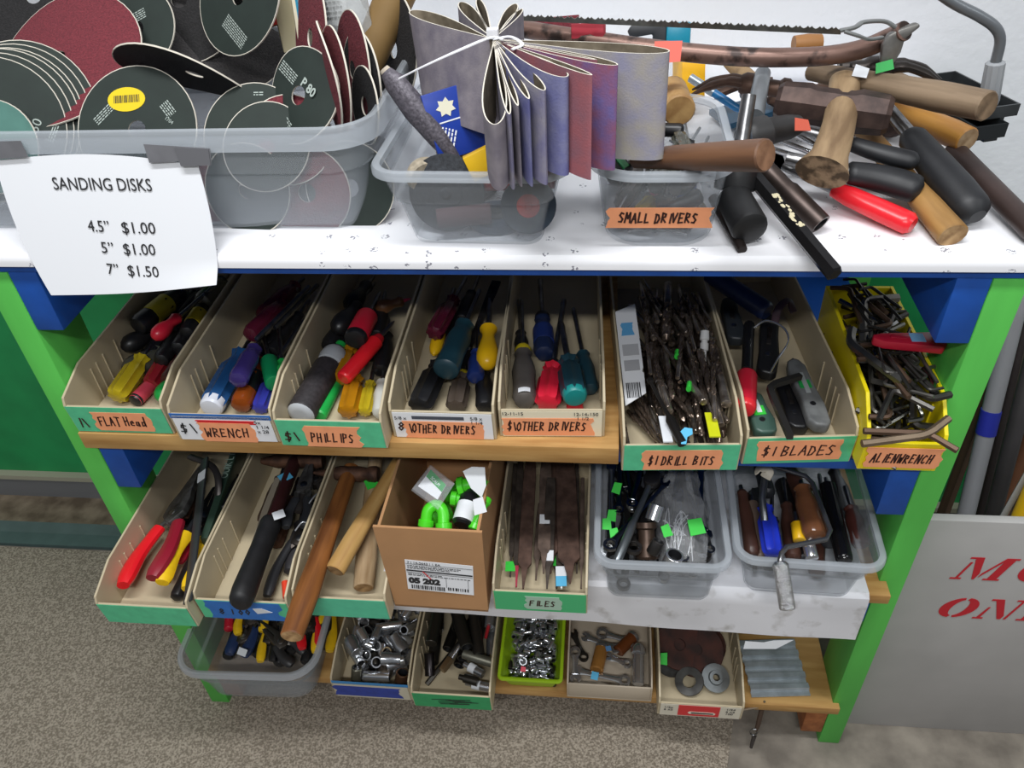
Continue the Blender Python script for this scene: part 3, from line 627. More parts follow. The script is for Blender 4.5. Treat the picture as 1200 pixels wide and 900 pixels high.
# FLAT HEAD
SD('transparent yellow fluted screwdriver at the front of the FLAT HEAD bin', 136, 466, .797, 200, 372, .812, .085, .0145, A_yel)
SD('screwdriver with a red ball end in the middle of the FLAT HEAD bin', 180, 396, .845, 250, 336, .84, .06, .0125, H_red, 'ball')
SD('black screwdriver with mustard label band against the left of the FLAT HEAD bin', 160, 384, .832, 236, 322, .83, .11, .0165, H_black, 'grip', band=mat('#a89a1e', .5))
SD('black screwdriver with round end below the mustard banded one', 143, 408, .812, 215, 372, .80, .075, .0155, H_black, 'ball')
SD('smoky clear screwdriver handle low at the left wall of the FLAT HEAD bin', 144, 434, .794, 205, 396, .794, .07, .013, A_smoke, 'ball')
SD('dark red screwdriver handle right of the yellow one in the FLAT HEAD bin', 176, 452, .792, 214, 392, .80, .07, .012, mat('#8f1c26', .4))
SD('pinkish red stub of a screwdriver touching the FLAT HEAD bin front', 158, 470, .789, 196, 432, .789, .045, .0105, mat('#d8485a', .4), 'cyl', cap=H_black)
SD('bright green bulbous screwdriver at the right front of the FLAT HEAD bin', 187, 469, .792, 222, 412, .80, .055, .0135, H_green, 'ball')
SD('black screwdriver leaning at the right wall of the FLAT HEAD bin', 204, 446, .806, 236, 380, .81, .085, .0135, H_black, 'grip')
SD('black screwdriver with thin yellow stripe high at the FLAT HEAD bin right wall', 218, 392, .825, 258, 330, .82, .09, .013, H_black, 'grip', band=mat('#c8b21c', .5))
SD('large brown translucent screwdriver handle at the back of the FLAT HEAD bin', 236, 356, .83, 268, 322, .81, .09, .0165, A_smoke, 'grip')
for k, q in enumerate([(188, 424, .81, 226, 362), (176, 418, .795, 222, 358), (208, 410, .812, 244, 346), (216, 372, .8, 252, 326), (196, 376, .80, 240, 330)]):
    SD('black screwdriver in the dark heap of the FLAT HEAD bin', q[0], q[1], q[2], q[3], q[4], .80, .085, .0125, H_black, ('grip', 'flute')[k % 2], group='dark screwdrivers heaped in the FLAT HEAD bin')
for k, qd in enumerate([(200, 470, .79, 230, 420), (160, 440, .79, 200, 396), (196, 448, .80, 232, 392)]): SD('dark handled screwdriver near the front of the FLAT HEAD bin', *qd, .80, .06, .0125, (H_black, A_smoke, mat('#4a2620', .4))[k], 'grip', group='dark screwdrivers at the front of the FLAT HEAD bin')
# WRENCH (nut drivers)
SD('transparent blue fluted nut driver with white end in the WRENCH bin', 247, 478, .797, 300, 384, .80, .125, .0165, A_blue, cap=mat('#d2d6e0', .3))
SD('dark violet nut driver lying over the blue one in the WRENCH bin', 278, 447, .83, 318, 372, .82, .085, .0145, A_pur, 'grip')
SD('amber brown nut driver right of the blue one in the WRENCH bin', 281, 477, .796, 320, 388, .80, .105, .0155, ac('#9a4a18'), 'grip', band=H_black)
SD('slim blue violet nut driver near the front of the WRENCH bin', 304, 480, .790, 332, 410, .79, .07, .011, mat('#34389a', .3), 'flute')
SD('flat green handle in the middle of the WRENCH bin', 322, 450, .81, 308, 392, .81, .06, .0135, mat('#128a52', .4), 'cyl')
SD('small green ended driver against the right wall of the WRENCH bin', 332, 438, .815, 326, 380, .81, .035, .009, H_green, 'ball')
SD('short green driver handle low on the right of the WRENCH bin', 330, 468, .788, 340, 420, .79, .04, .0095, H_green, 'cyl')
SD('small amber driver at the right front corner of the WRENCH bin', 325, 486, .786, 338, 440, .79, .05, .0075, A_amb)
for k, q in enumerate([(292, 394, .825, 350, 336, A_mag), (306, 372, .82, 356, 326, A_mag)]): SD(('dark red translucent nut driver at the back of the WRENCH bin', 'dark red nut driver deepest in the WRENCH bin')[k], *q[:5], .82, .10, .0145, q[5], 'grip')
for k, q in enumerate([(318, 414, .80, 352, 366), (330, 402, .795, 362, 352), (300, 420, .795, 346, 370)]): SD('black handled driver in the shade of the WRENCH bin', *q, .80, .075, .0115, H_black, 'grip', group='black drivers in the WRENCH bin')
for k, q in enumerate([(300, 398, .835, 362, 336, .835), (322, 384, .825, 372, 334, .825), (326, 420, .81, 356, 376, .81)]):
    A, B = W(*q[:3]), W(*q[3:]); t = MB(); t.lathe([(0, .003), (.002, .0038), ((B - A).length, .0038)], 10); tag(t.build('steel_rod', M_steel, None, FR(A, B)), 'plain steel rod lying across the WRENCH bin', 'rod', 'steel rods in the WRENCH bin')
# PHILLIPS
t = SD('thick black ribbed ratchet screwdriver with grey ends in the PHILLIPS bin', 352, 486, .802, 418, 372, .812, .105, .0195, mat('#2e2a2c', .6, var=.3, scale=200), 'knurl', cap=mat('#b4b8bc', .35), tip='cross')
b = MB(); b.lathe([(.104, .012), (.108, .019), (.118, .0205), (.13, .019), (.14, .013), (.143, .006)], 20); b.build('ratchet_collar', mat('#a3a7ab', .35), t)
b = MB(); b.lathe([(.142, .0055), (.143, .0085), (.154, .008), (.156, .004)], 14); b.build('chuck', H_green, t)
SD('amber fluted screwdriver at the front of the PHILLIPS bin', 407, 484, .796, 428, 396, .80, .075, .0135, A_amb, tip='cross')
SD('slim yellow fluted screwdriver beside the amber one in the PHILLIPS bin', 427, 484, .792, 446, 394, .80, .062, .0095, A_yel, tip='cross')
SD('off-white screwdriver at the right front corner of the PHILLIPS bin', 446, 486, .794, 452, 400, .80, .07, .012, H_white, 'grip', tip='cross')
SD('amber screwdriver half under the red one in the PHILLIPS bin', 396, 446, .80, 424, 376, .80, .075, .0135, A_amb, tip='cross')
SD('bright red square handled screwdriver lying slantwise in the PHILLIPS bin', 402, 444, .82, 462, 376, .835, .085, .0115, mat('#e0202a', .25), 'cyl', collar=A_red, tip='cross')
SD('red cylindrical handle with black end in the middle of the PHILLIPS bin', 416, 398, .845, 446, 342, .83, .07, .0165, H_red, 'cyl', cap=H_black, tip='cross')
SD('green handle low behind the ratchet driver in the PHILLIPS bin', 374, 488, .788, 402, 432, .79, .085, .0105, H_green, 'cyl', tip='cross')
for k, q in enumerate([(394, 388, .825, 440, 330, .0165, 'ball'), (446, 436, .80, 456, 372, .0135, 'grip'), (440, 396, .815, 452, 340, .0145, 'grip'), (384, 408, .80, 424, 350, .014, 'grip'), (408, 362, .82, 440, 322, .0155, 'ball'), (432, 420, .79, 452, 356, .012, 'grip')]):
    SD('black handled screwdriver in the shade of the PHILLIPS bin', *q[:5], .81, .085, q[5], H_black, q[6], tip='cross', group='black screwdrivers in the PHILLIPS bin')
SD('brown handled screwdriver across the back of the PHILLIPS bin', 440, 362, .825, 474, 352, .83, .045, .012, mat('#6a4426', .45), 'ball', tip='cross', ms=mat('#c23a5a', .4))
# OTHER DRIVERS (first)
SD('thick black fluted screwdriver at the left front of the first OTHER DRIVERS bin', 491, 478, .797, 540, 372, .80, .095, .0165, H_black, 'flute')
SD('grey brown fluted screwdriver with yellow collar in the first OTHER DRIVERS bin', 534, 478, .793, 553, 384, .80, .065, .0135, mat('#4a4038', .35), 'flute', collar=A_yel)
SD('plain black screwdriver at the right front of the first OTHER DRIVERS bin', 568, 479, .792, 566, 402, .80, .075, .0125, H_black, 'grip')
SD('large dark teal screwdriver with a worn end lying high in the first OTHER DRIVERS bin', 522, 434, .83, 562, 340, .835, .11, .0185, H_dteal, 'grip', cap=H_dteal)
SD('yellow pear handled screwdriver at the right wall of the first OTHER DRIVERS bin', 571, 430, .82, 574, 346, .825, .09, .0165, H_yel, 'pear', shaft=.0042)
SD('slim yellow handle behind the dark teal driver', 508, 416, .80, 532, 338, .81, .10, .0105, H_yel, 'ball')
SD('small navy blue screwdriver left of the yellow pear handle', 557, 444, .81, 562, 374, .815, .06, .0125, H_navy, 'grip')
SD('dark wine red translucent screwdriver at the back left of the first OTHER DRIVERS bin', 508, 392, .825, 546, 326, .82, .10, .013, A_mag, 'flute')
for k, q in enumerate([(540, 376, .80, 562, 322), (528, 398, .79, 552, 344)]): SD('black screwdriver at the back of the first OTHER DRIVERS bin', *q, .80, .08, .012, H_black, 'grip', group='black drivers in the first OTHER DRIVERS bin')
t = thing('wood_chisel', 'broad brown steel chisel blade standing out behind the yellow pear handle', 'chisel', FR(W(548, 412, .80), W(576, 344, .83)))
MB().prism([(0, -.004), (.04, -.0045), (.13, -.0075), (.145, -.007), (.145, .007), (.13, .0075), (.04, .0045), (0, .004)], -.0015, .0015).build('blade', M_dsteel, t); b = MB(); handle_shape(b, 'grip', .05, .011); b.build('handle', H_black, t, Matrix.Translation((-.045, 0, 0)))
# OTHER DRIVERS (second)
SD('grey rubber screwdriver with yellow rings and white price tag on its end', 615, 472, .797, 611, 352, .80, .115, .0165, H_grey, 'grip', collar=mat('#c9b41e', .4), sticker=(M_tag_white, .08))
SD('dark blue screwdriver with wide black collar above the red one', 638, 416, .80, 633, 328, .80, .095, .0155, mat('#1b2748', .4), 'grip', collar=H_black, band=H_navy, shaft=.004)
SD('red fluted screwdriver with black collar in the second OTHER DRIVERS bin', 641, 474, .797, 661, 352, .805, .08, .0165, H_red, 'flute', collar=H_black, shaft=.0042)
SD('teal screwdriver with bright teal end cap in the second OTHER DRIVERS bin', 674, 466, .812, 658, 380, .81, .085, .0165, H_dteal, 'flute', cap=H_cyan, shaft=.0045)
SD('slim dark teal screwdriver at the right wall of the second OTHER DRIVERS bin', 692, 458, .793, 672, 362, .80, .085, .0125, H_dteal, 'grip', shaft=.0035)
SD('red square handle half hidden under the teal screwdriver', 674, 480, .789, 668, 420, .79, .05, .0115, mat('#c2242e', .35), 'cyl')
SD('thin steel shafted black screwdriver at the left wall of the second OTHER DRIVERS bin', 612, 420, .787, 608, 352, .80, .06, .0105, H_black, 'grip')
# DRILL BITS
hp = bin_heap('drill', d=.36)
M_drill = mat('#b8ada2', .24, .85, h2='#7a6c61', scale=70); M_drill2 = mat('#9c8b7e', .25, .8, h2='#66574c', scale=70)
dp = []
for L, r in ((.105, .0036), (.125, .0046), (.09, .0028), (.14, .0056), (.075, .0023), (.115, .0041), (.15, .0074)):
    o = twist(L, r).build('drill_bit', [M_drill, M_drill2]); tag(o, 'dark steel twist drill in the packed DRILL BITS bin', 'drill bit', 'twist drills in the DRILL BITS bin'); dp.append((o, L, r, [True]))
q = random.Random(4)
for k in range(150):
    o, L, r, first = dp[q.randrange(7) if k > 20 else (3, 6, 1, 5)[k % 4]]
    M = hp.drop(L, r, PI / 2 + .1, .2, 9, q, slope=.28, flip=True, box=(0 if k < 30 else (.034 if k % 4 else .0), hp.w, .0 if k % 3 else .16, .34 if k < 30 or k % 4 else .11), zmax=.09 if k % 4 else .05)
    if M is None: continue
    if first[0]: first[0] = False; o.matrix_local = M
    else: clone(o, M)
purge(dp)
P0, P1, P2, P3 = W(733, 476, .802), W(757, 461, .808), W(744, 357, .842), W(721, 366, .838); y_ = (P3 - P0).normalized(); x_ = (P1 - P0); x_ = (x_ - y_ * x_.dot(y_)).normalized()
cd = thing('blister_card', 'white barcoded hang card with blue patch at the left wall of the DRILL BITS bin', 'card', PL(P0, x_, y_))
cl = [((p - P0).dot(x_), (p - P0).dot(y_)) for p in (P0, P1, P2, P3)]; cw, ch = max(cl[1][0], cl[2][0]), cl[3][1]
b = MB(); b.prism([cl[0], cl[1], (cw, cl[1][1] + ch * .2), (cw * .93, cl[1][1] + ch * .22), (cw, cl[1][1] + ch * .26), cl[2], cl[3]], 0, .0012); b.build('card', mat('#d3d4d6', .6), cd, smooth=False)
sheet(cd, 'blue_patch', cw * .2, ch * .72, cw * .75, ch * .86, Matrix.Translation((0, 0, .0014)), mat('#5a9cc8', .5), rag=.002)
sheet(cd, 'text_panel', cw * .15, ch * .34, cw * .85, ch * .45, Matrix.Translation((0, 0, .0014)), mat('#9a9a9c', .6)); sheet(cd, 'text_panel', cw * .15, ch * .5, cw * .9, ch * .62, Matrix.Translation((0, 0, .0014)), mat('#a8a8aa', .6))
b = MB(); x = cw * .12
while x < cw * .8: l = q.choice((.0006, .001, .0016)); b.box(x, x + l, ch * .07, ch * .22, .0014, .0016); x += l + q.choice((.0007, .0012))
b.build('barcode', M_ink, cd, smooth=False)
def lie(name, label, cat, u1, v1, z1, u2, v2, z2, fn, m, group=None, up=(0, 0, 1)):
    A, B = W(u1, v1, z1), W(u2, v2, z2); b = MB(); fn(b, (B - A).length); return tag(b.build(name, m, None, FR(A, B, up)), label, cat, group)
zt = .815
lie('plastic_wedge', 'flat yellow plastic strip at the right front of the DRILL BITS bin', 'strip', 838, 512, zt, 832, 484, zt, lambda b, L: b.box(0, L, -.007, .007, -.001, .001), mat('#cdd21e', .4))
lie('white_strip', 'white paper strip near the front of the DRILL BITS bin', 'strip', 783, 518, zt, 777, 488, zt, lambda b, L: b.box(0, L, -.006, .006, -.001, .001), M_tag_white)
lie('drive_adapter', 'white capped adapter standing at the right wall of the DRILL BITS bin', 'adapter', 824, 440, .80, 826, 388, .84, lambda b, L: b.lathe([(0, .0035), (L * .55, .0035), (L * .56, .006), (L * .72, .006), (L * .73, .0045), (L * .78, .0045), (L * .8, .0068), (L, .006)], 10), mat('#c9c8c6', .4))
lie('step_bit', 'light grey round bit body in the middle of the DRILL BITS bin', 'drill bit', 780, 464, zt, 773, 448, zt, lambda b, L: b.lathe([(0, .005), (L * .5, .005), (L * .5, .007), (L, .0065)], 14), mat('#a9a4a2', .3, .6))
for k, (u, v) in enumerate([(793, 418), (807, 456)]):
    b = MB(); b.lathe([(0, .005), (.012, .005)], 10, ry=.7); tag(b.build('tag_tape', M_tag_green, None, FR(W(u, v, .825), W(u + 1, v - 8, .825))), ('wide green price tape wrapped on a drill shank in the bin centre', 'small green price tape on a drill shank lower in the DRILL BITS bin')[k], 'tape')
b = MB(); b.prism([(-.008, -.012), (-.002, -.013), (.001, -.003), (.008, 0), (.009, .008), (0, .011), (-.008, .004)], 0, .0008); tag(b.build('tag_tape', M_tag_blue, None, PL(W(804, 510, .826), (1, .1, .1), (0, 1, .3))), 'crumpled light blue price tape at the front of the DRILL BITS bin', 'tape')
lie('chisel_bit', 'black tapered punch lying aslant at the front of the DRILL BITS bin', 'punch', 800, 520, .82, 761, 444, .835, lambda b, L: b.lathe([(0, .0065), (L * .35, .0065), (L * .42, .003), (L * .93, .0025), (L * .94, .0045), (L, .004)], 10), mat('#33302e', .35, .7))
# BLADES
SD('red ended black screwdriver at the left wall of the BLADES bin', 873, 480, .80, 878, 380, .80, .075, .0145, H_red, 'cyl', cap=mat('#e03038', .3), collar=H_black, shaft=.008, ms=H_black)
def knife(label, u1, v1, z1, u2, v2, z2, m, mi, wd=.017, sticker=None, screw=True):
    A, B = W(u1, v1, z1), W(u2, v2, z2); L = (B - A).length; t = thing('utility_knife', label, 'knife', FR(A, B))
    b = MB(); P = [(0, -wd * .5), (L * .06, -wd * .85), (L * .3, -wd), (L * .62, -wd * .8), (L * .88, -wd * .8), (L * .97, -wd * .45), (L, -wd * .1), (L * .96, wd * .55), (L * .8, wd * .8), (L * .4, wd * .7), (L * .1, wd * .8), (L * .02, wd * .4)]
    b.prism(P, -.009, .009); b.build('body', m, t, bevel=.004, seg=3)
    b = MB(); b.box(L * .45, L * .75, -.004, .003, .0088, .0105); b.build('slider', mi, t, bevel=.0008)
    b = MB(); b.prism([(L * .95, -.006), (L * 1.06, -.004), (L * 1.0, .007), (L * .93, .007)], -.0004, .0004); b.build('blade', M_steel, t)
    if screw: b = MB(); b.prism([(L * .3 + .004 * math.cos(k * PI / 6), .004 * math.sin(k * PI / 6)) for k in range(12)], .0088, .0098); b.build('screw', M_steel, t)
    if sticker: tagbox(t, L * sticker[1], 0, .0093, sticker[0], .016, 0)
    return t
knife('dark green utility knife nose at the front of the BLADES bin', 898, 512, .775, 878, 462, .785, mat('#3f5a50', .4), M_tag_white, .018, (M_tag_green, .5))
knife('worn grey utility knife with green sticker on the right of the BLADES bin', 962, 504, .778, 928, 424, .785, mat('#6a6c6c', .45, var=.3, scale=40), mat('#9aa0a0', .4), .017, (mat('#1f9a48', .5), .58))
knife('black utility knife with a round screw beneath the bent bar in the BLADES bin', 936, 506, .762, 916, 448, .765, H_black, M_dsteel, .017)
knife('black folding knife standing in the middle of the BLADES bin', 897, 442, .79, 902, 372, .80, mat('#1b1b1c', .4), M_dsteel, .017)
knife('dark grey scraper handle at the back left of the BLADES bin', 862, 402, .79, 852, 352, .80, mat('#2a2e32', .45), M_dsteel, .016)
tag(MB().tube([W(926, 512, .832), W(905, 464, .818), W(902, 455, .818), W(908, 450, .818), W(938, 441, .815)], .0055, 4).build('bent_bar', mat('#3c3a38', .45, .6), None), 'square black bar with a hooked end hanging over the BLADES bin front', 'bar')
tag(MB().tube(curve([W(884, 384, .82), W(898, 376, .835), W(918, 384, .838), W(924, 400, .83), W(912, 420, .81), W(903, 436, .80)]), .0016, 8).build('wire_ring', M_chrome, None), 'open loop of bright wire in the middle of the BLADES bin', 'wire')
SD('long dark navy handle at the back of the BLADES bin', 900, 366, .82, 846, 330, .83, .12, .015, mat('#17254a', .4), 'cyl')
tag(MB().tube(curve([W(908, 378, .81), W(912, 362, .83), W(924, 352, .835), W(930, 366, .82)]), .006, 8, flat=.4).build('strap', mat('#3a2630', .6), None), 'dark maroon strap curled against the right wall of the BLADES bin', 'strap')
# ALLEN WRENCH
hp = bin_heap('allen', d=.275); q = random.Random(9); ap = []
M_key = [mat('#454340', .34, .75, var=.3, scale=30), mat('#75726c', .32, .8, var=.25, scale=30), mat('#86867f', .26, 1.0), mat('#5e4a3c', .5, .6)]
for L, l2, r, m in ((.07, .024, .0028, 0), (.085, .028, .004, 0), (.06, .02, .0024, 1), (.075, .024, .0034, 1), (.1, .03, .0048, 0), (.065, .022, .003, 2), (.05, .018, .002, 0), (.08, .026, .0036, 3)):
    o = hexkey(L, l2, r).build('hex_key', M_key[m]); tag(o, ('black', 'dark grey', 'bright steel', 'rusty brown')[m] + ' L-shaped hex key in the heap of the yellow bin', 'hex key', ('black', 'dark grey', 'bright steel', 'rusty brown')[m] + ' hex keys in the yellow bin'); ap.append((o, L, r, [True]))
for k in range(260):
    o, L, r, first = ap[q.randrange(8)]
    M = hp.drop(L, r * 1.25, PI / 2 + q.choice((0, 0, 0, .9, -.9)), .35, 14, q, slope=.6, flip=True, box=(.01, hp.w - .01, .0, .27), zmax=.125)
    if M is None: continue
    M = M @ Matrix.Rotation(q.choice((0, PI)), 4, 'X')
    if first[0]: first[0] = False; o.matrix_local = M
    else: clone(o, M)
purge(ap)
def bigkey(label, pts, r, m):
    P = [W(p[0], p[1], p[2] + .016) for p in pts]; b = MB(); a, c, d = P; e = (a - c).normalized(); f = (d - c).normalized(); h = r * 2.4
    b.tube([a, c + e * h] + [c + e * h * (1 - t) ** 2 + f * h * t * t for t in (.25, .5, .75)] + [c + f * h, d], r, 6); tag(b.build('hex_key', m), label, 'hex key')
bigkey('thick black hex key at the back of the yellow bin, end facing front', [(1012, 402, .845), (1012, 352, .86), (1052, 349, .855)], .0065, M_key[1])
bigkey('long worn hex key lying aslant across the yellow bin', [(1058, 448, .86), (995, 402, .858), (999, 386, .862)], .0062, mat('#77756e', .3, .9, var=.2, scale=30))
bigkey('rusty hex key lying flat just behind the ALLEN WRENCH label', [(1012, 505, .838), (1088, 508, .838), (1122, 528, .836)], .0042, M_key[3])
bigkey('brown straight hex key resting on the yellow bin front', [(1010, 520, .836), (1086, 510, .84), (1112, 490, .85)], .0048, mat('#7a6a58', .45, .6, var=.2, scale=30))
bigkey('bright hex key leaning at the right wall of the yellow bin', [(1092, 468, .845), (1094, 444, .85), (1082, 432, .85)], .004, mat('#8d8a82', .25, 1.0))
bigkey('black hex key leaning over the right rim of the yellow bin', [(1094, 480, .846), (1046, 456, .852), (1030, 492, .84)], .004, M_key[0])
bigkey('bright steel hex key near the back wall of the yellow bin', [(984, 352, .85), (1042, 384, .845), (1050, 378, .845)], .004, mat('#9c9d9b', .22, 1.0))
c = thing('key_case', 'red plastic hex key holder with a light blue price tag in the yellow bin', 'tool holder', FR(W(1022, 398, .895), W(1108, 402, .895)))
L = (W(1108, 402, .895) - W(1022, 398, .895)).length
b = MB(); b.prism([(0, -.004), (.012, -.011), (.05, -.014), (L * .92, -.017), (L, -.006), (L * .98, .004), (L * .8, .015), (.05, .012), (.012, .008), (0, .003)], -.006, .006); b.build('body', mat('#b81c34', .35), c, bevel=.002)
b = MB(); b.prism([(.02, -.003), (L * .5, -.005), (L * .5, .004), (.02, .003)], .006, .0075); b.build('raised_rib', mat('#a01830', .35), c, bevel=.0007)
tagbox(c, L * .6, 0, .0062, mat('#7fb6e0', .6), .017, .05)
# ------------------------------------------------------------------ lower shelf
qr = random.Random(31)
zf = .497
pl_red = mat('#e01c26', .3); pl_dred = mat('#8e1a2c', .38); pl_yel = mat('#e8bc1c', .35, var=.08, scale=60)
M_greyjaw = mat('#6f6e6c', .45, .7, h2='#4c4a48', scale=70)
# bin with the red and yellow grips
pliers('long grey nosed pliers with one bright red and one dark red grip', (W(150, 668, .555) + W(172, 696, .535)) / 2, W(236, 548, .535), pl_red, .056, .115, M_greyjaw, .0135, nose=.095, jw=1.7, mg2=pl_dred, roll=-.35, up=(0, -.3, 1))
pliers('black cutting pliers with two yellow grips in the blank green taped bin', (W(198, 678, .55) + W(212, 696, .525)) / 2, W(252, 572, .53), pl_yel, .038, .10, mat('#26262a', .45, .4), .0125, nose=.05, roll=.5)
pliers('pliers with a pinkish red grip mostly under the dark red one', W(200, 660, .512), W(226, 590, .512), mat('#c02a40', .35), .03, .07, M_dsteel, .0075, nose=.04)
t = thing('flat_bar', 'long dark grey steel bar with a white price tag standing out of the pliers bin', 'bar', FR(W(220, 706, .548), W(240, 538, .575), (0, -1, .3)))
L = (W(240, 538, .575) - W(220, 706, .548)).length; MB().box(0, L, -.0085, .0085, -.002, .002).build('bar', mat('#4a4d50', .4, .6), t, bevel=.0006); tagbox(t, L * .86, 0, .0022, M_tag_white, .02, 0, w=.018)
tag(MB().tube(curve([W(222, 535, .57), W(248, 546, .57), W(256, 566, .56), W(252, 600, .53)]), [.006] * 15 + [.004], 8, flat=.6).build('hook_spanner', mat('#4a4644', .4, .7), None), 'dark curved steel hook spanner at the back of the pliers bin', 'spanner')
t = thing('spirit_level', 'narrow green level with printed letters along the right wall of the pliers bin', 'level', FR(W(243, 640, .53), W(284, 520, .53)))
L = (W(284, 520, .53) - W(243, 640, .53)).length; MB().box(0, L, -.006, .006, -.02, .02).build('body', mat('#2f4236', .35), t, bevel=.001)
type_text(t, 'OUIK L I', .018, Matrix(((1, 0, 0, L * .55), (0, 1, 0, -.004), (0, 0, 1, .0202), (0, 0, 0, 1))), mat('#93a79a', .5), sx=.9)
for k, q in enumerate([(206, 702, .508, 250, 606), (226, 660, .505, 262, 580)]): SD('black handled tool in the shade of the pliers bin', *q, .51, .09, .011, H_black, 'grip', group='dark tools at the bottom of the pliers bin')
lie('cork_stub', 'pale stub against the right wall of the pliers bin', 'stub', 238, 634, .53, 248, 612, .53, lambda b, L: b.lathe([(0, .005), (L, .006)], 10), mat('#a89c88', .6))
# bin with the black gripped hammer
A, B = W(281, 706, .569), W(346, 540, .55); L = (B - A).length
t = thing('hammer', 'hammer with thick black rubber grip and dark red shaft lying in the blue taped bin', 'hammer', FR(A, B))
b = MB(); b.lathe([(-.004, .012), (0, .0175), (.004, .0195), (.02, .021), (.1, .0185), (.15, .0195), (.158, .018), (.16, .012)], 18, ry=.85); b.build('grip', mat('#161618', .55, var=.2, scale=60), t)
b = MB(); b.lathe([(.15, .0145), (L, .0155)], 14, ry=.7); b.build('shaft', mat('#3c1e1e', .4), t)
b = MB(); b.lathe([(-.05, .014), (-.03, .015), (-.02, .012), (.03, .013), (.06, .005)], 14, M=Matrix.Translation((L, 0, 0)) @ Matrix.Rotation(PI / 2, 4, 'Z')); b.build('head', M_rust, t)
tagbox(t, .158, -.016, .0165, M_tag_white, .018, .5); tagbox(t, L - .055, .0, .0125, M_tag_blue, .02, .7)
pliers('grey jointed pliers right of the black hammer grip', W(345, 618, .545), W(366, 536, .55), mat('#2c2d30', .45), .028, .06, M_greyjaw, .0085, nose=.05)
pliers('black pliers with an orange red tipped grip in the blue taped bin', W(326, 700, .515), W(366, 596, .53), mat('#232326', .45), .036, .10, M_dsteel, .008, nose=.045)
pliers('dark bent nose pliers at the back of the blue taped bin', W(360, 600, .54), W(378, 536, .54), mat('#2a2624', .5), .03, .06, M_dsteel, .0075, nose=.04)
lie('red_tip', 'orange red plastic sleeve at the front of the blue taped bin', 'sleeve', 336, 700, .512, 334, 682, .516, lambda b, L: b.lathe([(0, .006), (L, .0055)], 10), mat('#e8452a', .4))
tag(MB().tube(curve([W(346, 622, .555), W(354, 612, .563), W(362, 612, .56), W(372, 600, .565), W(368, 620, .55)]), .0014, 8).build('wire', M_chrome, None), 'twist of bright wire over the pliers in the blue taped bin', 'wire')
tag(MB().tube(curve([W(362, 590, .56), W(370, 580, .565), W(378, 577, .56)]), .0016, 8).build('wire', M_chrome, None), 'short bright wire end by the right wall of the blue taped bin', 'wire')
lie('paper_scrap', 'torn pale strip along the left side of the blue taped bin', 'paper', 296, 640, .525, 325, 560, .53, lambda b, L: b.prism([(0, -.004), (L, -.006), (L, .004), (L * .5, .006), (0, .003)], 0, .0006), mat('#8d8474', .8))
for k, qd in enumerate([(236, 640, .505, 268, 560, H_black), (216, 612, .512, 240, 548, M_rust), (250, 622, .52, 272, 556, mat('#3a3c40', .45, .4)), (228, 688, .505, 244, 620, mat('#34322f', .5)), (262, 600, .53, 280, 545, H_black)]):
    SD(('black tool shadowed at the right of the pliers bin', 'rusty brown tool behind the grey pliers', 'dark grey tool beside the green level', 'brownish black tool beside the steel bar', 'black tool at the back right of the pliers bin')[k], *qd[:5], .51, .10, .0125, qd[5], ('grip', 'flute')[k % 2])
for k, qd in enumerate([(352, 690, .507, 366, 610, H_black), (322, 640, .507, 350, 560, M_rust), (340, 672, .507, 356, 590, mat('#2c2a2c', .5)), (366, 640, .525, 378, 560, H_black), (308, 612, .51, 334, 545, mat('#4a3a30', .5))]):
    SD(('black tool along the right wall of the blue taped bin', 'rusty tool under the black hammer grip', 'dark tool between hammer grip and pliers', 'black tool at the back right of the blue taped bin', 'brown tool at the left of the blue taped bin')[k], *qd[:5], .515, .10, .012, qd[5], ('grip', 'flute')[k % 2])
# wooden handles
M_hw = mat('#8f5a2c', .5, h2='#5c3418', scale=26, stretch=(.25, 2.5, 2.5)); M_hl = mat('#c8a265', .5, h2='#a87c40', scale=26, stretch=(.25, 2.5, 2.5)); M_hp = mat('#b99f7c', .65, h2='#8f7350', scale=30, stretch=(.3, 2.5, 2.5)); M_end = mat('#b79467', .8, h2='#86653f', scale=90)
def wood_handle(label, A, B, prof, m, flat=.8, sticker=None, head=None, me=None, bow=0.0, name='tool_handle', cat='handle'):
    A, B = Vector(A), Vector(B); L = (B - A).length; t = thing(name, label, cat, FR(A, B))
    b = MB(); n = 16; P = []; R = []
    for i in range(25):
        f = i / 24; j = min(int(f * (len(prof) - 1)), len(prof) - 2); g = f * (len(prof) - 1) - j; g = g * g * (3 - 2 * g)
        P.append((L * f, bow * math.sin(PI * f), 0)); R.append(prof[j] * (1 - g) + prof[j + 1] * g)
    P = [(-.0015, 0, 0)] + P; R = [R[0] * .9] + R
    b.tube(P, R, n, flat=flat, mcap=1); b.build('shaft', [m, me or M_end], t)
    if sticker: tagbox(t, L * sticker[1], 0, prof[len(prof) // 2] * flat + .0004, sticker[0], .02, .4)
    if head: head(t, L)
    return t
def iron_head(t, L):
    b = MB(); Mx = Matrix.Translation((L - .015, 0, 0)) @ Matrix.Rotation(PI / 2, 4, 'Z')
    b.lathe([(-.05, .012), (-.046, .0145), (-.035, .0135), (-.03, .011), (-.018, .013), (.016, .013), (.04, .007), (.062, .002)], 16, M=Mx); b.build('head', M_rust, t)
wood_handle('long dark brown hammer handle jutting far out over the blue taped bin', W(342, 745, .567), W(412, 548, .556), [.0165, .0185, .0165, .015, .0145, .0135], M_hw, .8, head=iron_head, name='hammer', cat='hammer')
wood_handle('yellowish wooden hammer handle lying aslant on top of the handle bin', W(393, 668, .557), W(470, 536, .585), [.0155, .0155, .0145, .013, .012, .0115], M_hl, .85)
wood_handle('pale wooden handle with a green price tag beneath the aslant handle', W(426, 688, .516), W(440, 536, .545), [.0155, .0168, .0155, .0138, .0125, .0118], M_hp, .85, sticker=(M_tag_green, .74))
